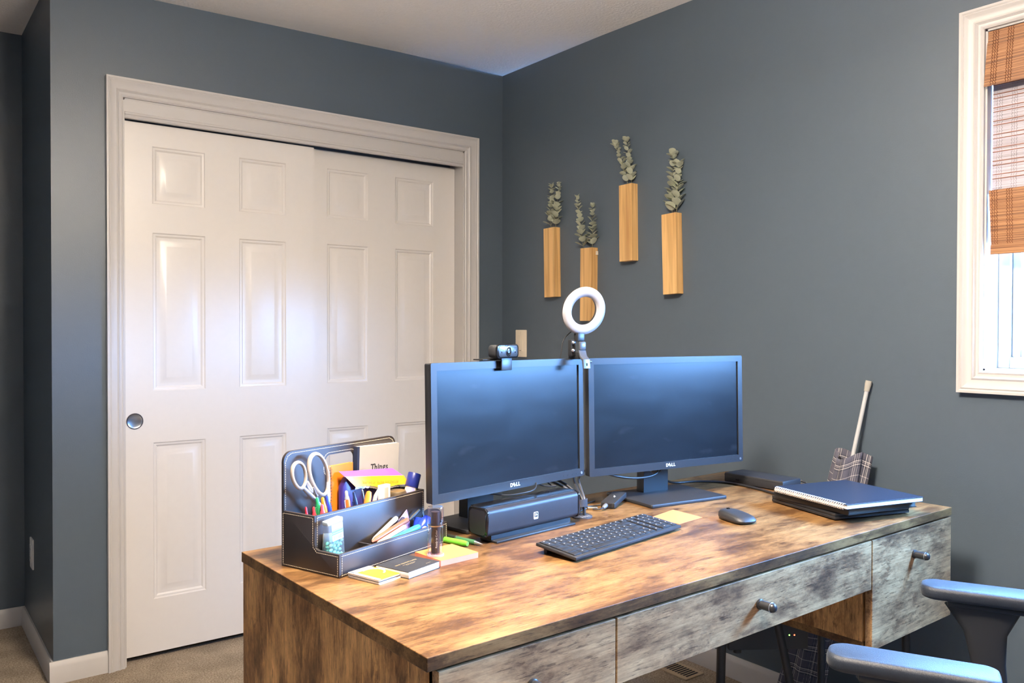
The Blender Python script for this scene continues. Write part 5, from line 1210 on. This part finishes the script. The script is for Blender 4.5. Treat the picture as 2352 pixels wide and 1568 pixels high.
bm = BM(); a = Vector((-.475, -1.872, DZ+.0235)); bb_ = Vector((-.375, -1.905, DZ+.0235)); lathe(bm, a, bb_-a, [(0, .0012), (.008, .0036), (.10, .0042)], 12); wp.location = a; ob('barrel', bm, col_mat('blue_metal_pen', (.05, .09, .22), .25, metal=.6), wp, True)

# ================================================================== office chair
CH = math.radians(18); cc = Vector((-.788, -2.567, 0))
chair = thing('office_chair', 'dark grey office chair with padded armrests pulled up to the drawers', 'office chair', cc, CH)
M_fab = plain('charcoal_arm_padding', (.012, .018, .030), .52, bump=(1, .6, .001, (260, 1100, 260), 4), var=.25, spec=.55)
M_fab.node_tree.nodes['Principled BSDF'].inputs['Sheen Weight'].default_value = 0.12; M_fab.node_tree.nodes['Principled BSDF'].inputs['Sheen Roughness'].default_value = 0.4
M_seat = plain('charcoal_woven_seat', (.035, .037, .042), .9, bump=(700, .5, .001))
CI = chair.matrix_basis.copy()
def W2L(p): return root_matrix(chair).inverted() @ Vector(p)
def arm_pad(tip, heading, ln, wd, ztop):
    tm = Matrix.Translation(tip) @ Matrix.Rotation(heading, 4, 'Z')
    bm = BM(); tt = BM(); prism(tt, rrect(-wd/2, wd/2, -ln, 0, (wd*.3, wd*.3, wd*.40, wd*.40), 8), ztop-.027, ztop, 'z', bev=.0085); merge(bm, tt, tm); return bm, tm
AH = math.radians(26.3)
for side, tip, ztop in (('near', Vector((-1.1010, -2.4130, 0)), .680), ('far', Vector((-.6070, -2.3240, 0)), .680)):
    bm, tm = arm_pad(tip, AH, .255, .080, ztop); pad = ob('armrest_pad', bm, M_fab, chair, True, smooth=50)
    bm = BM(); box(bm, -.026, .026, -.200, -.050, ztop-.040, ztop-.0272, .004, mtx=tm); ob('pad_bracket', bm, M_black, pad, True)
    # flared post: wide under the pad, narrowing down, then bending in under the seat
    bm = BM(); p0 = tm @ Vector((0, -.115, ztop-.040)); inn = (Vector((cc.x, cc.y, 0))-Vector((p0.x, p0.y, 0))).normalized()
    prof = [(0.0, .070, .020), (.020, .058, .020), (.050, .040, .019), (.110, .032, .018), (.200, .030, .017), (.270, .032, .016)]
    rows_ = []
    fwd = (tm.to_3x3() @ Vector((0, 1, 0))); rgt = (tm.to_3x3() @ Vector((1, 0, 0)))
    for dz, hl_, hw_ in prof:
        c = p0+Vector((0, 0, -dz))-fwd*(dz*.10); rows_.append([bm.verts.new(c+fwd*hl_*x+rgt*hw_*y) for x, y in [(math.copysign(abs(math.cos(q))**.6, math.cos(q)), math.copysign(abs(math.sin(q))**.6, math.sin(q))) for q in [2*math.pi*k/20 for k in range(20)]]])
    for a, b in zip(rows_[:-1], rows_[1:]):
        for k in range(20): bm.faces.new((a[k], a[(k+1) % 20], b[(k+1) % 20], b[k]))
    bm.faces.new(rows_[0][::-1]); bm.faces.new(rows_[-1]); ob('armrest_post', bm, M_black, chair, True, smooth=50)
    end = p0+Vector((0, 0, -.262))-fwd*.026
    bm = BM(); sweep(bm, [end, end+Vector((0, 0, -.020))+inn*.02, Vector((end.x, end.y, .385))+inn*.06, Vector((cc.x, cc.y, .385))-inn*.06], [.018, .018, .018, .018], 12, flat=(1.4, .8)); ob('armrest_bar', bm, M_black, chair, True)
bm = BM(); prism(bm, rrect(-.215, .215, -.215, .225, .07, 6), .405, .470, 'z', bev=.018); ob('seat', bm, M_seat, chair)
bm = BM(); tt = BM(); prism(tt, rrect(-.205, .205, 0, .56, .08, 6), -.03, .03, 'y', bev=.018); merge(bm, tt, Matrix.Translation((0, -.275, .52)) @ Matrix.Rotation(math.radians(10), 4, 'X')); ob('backrest', bm, M_seat, chair)
bm = BM(); sweep(bm, [(0, -.10, .395), (0, -.25, .395), (0, -.325, .46), (0, -.350, .62)], .020, 12); ob('back_support', bm, M_black, chair)
bm = BM(); box(bm, -.10, .10, -.12, .12, .375, .404, .006); ob('tilt_mechanism', bm, M_black, chair)
bm = BM(); lathe(bm, (0, 0, .10), (0, 0, 1), [(0, .030), (.13, .030), (.131, .018), (.275, .018)], 20); ob('gas_column', bm, M_black, chair)
for k in range(5):
    a = 2*math.pi*k/5+.3; e = Vector((math.cos(a), math.sin(a), 0))
    bm = BM(); sweep(bm, [Vector((0, 0, .105)), e*.16+Vector((0, 0, .095)), e*.29+Vector((0, 0, .072))], [.028, .022, .016], 12); lgc = ob('base_leg', bm, M_black, chair)
    bm = BM(); s_ = Vector((-e.y, e.x, 0))
    for q in (-1, 1): lathe(bm, e*.29+Vector((0, 0, .028))+s_*(q*.006), s_*q, [(0, .027), (.010, .028), (.014, .024)], 16)
    sweep(bm, [e*.29+Vector((0, 0, .075)), e*.29+Vector((0, 0, .03))], .008, 8); ob('caster', bm, M_black, lgc)
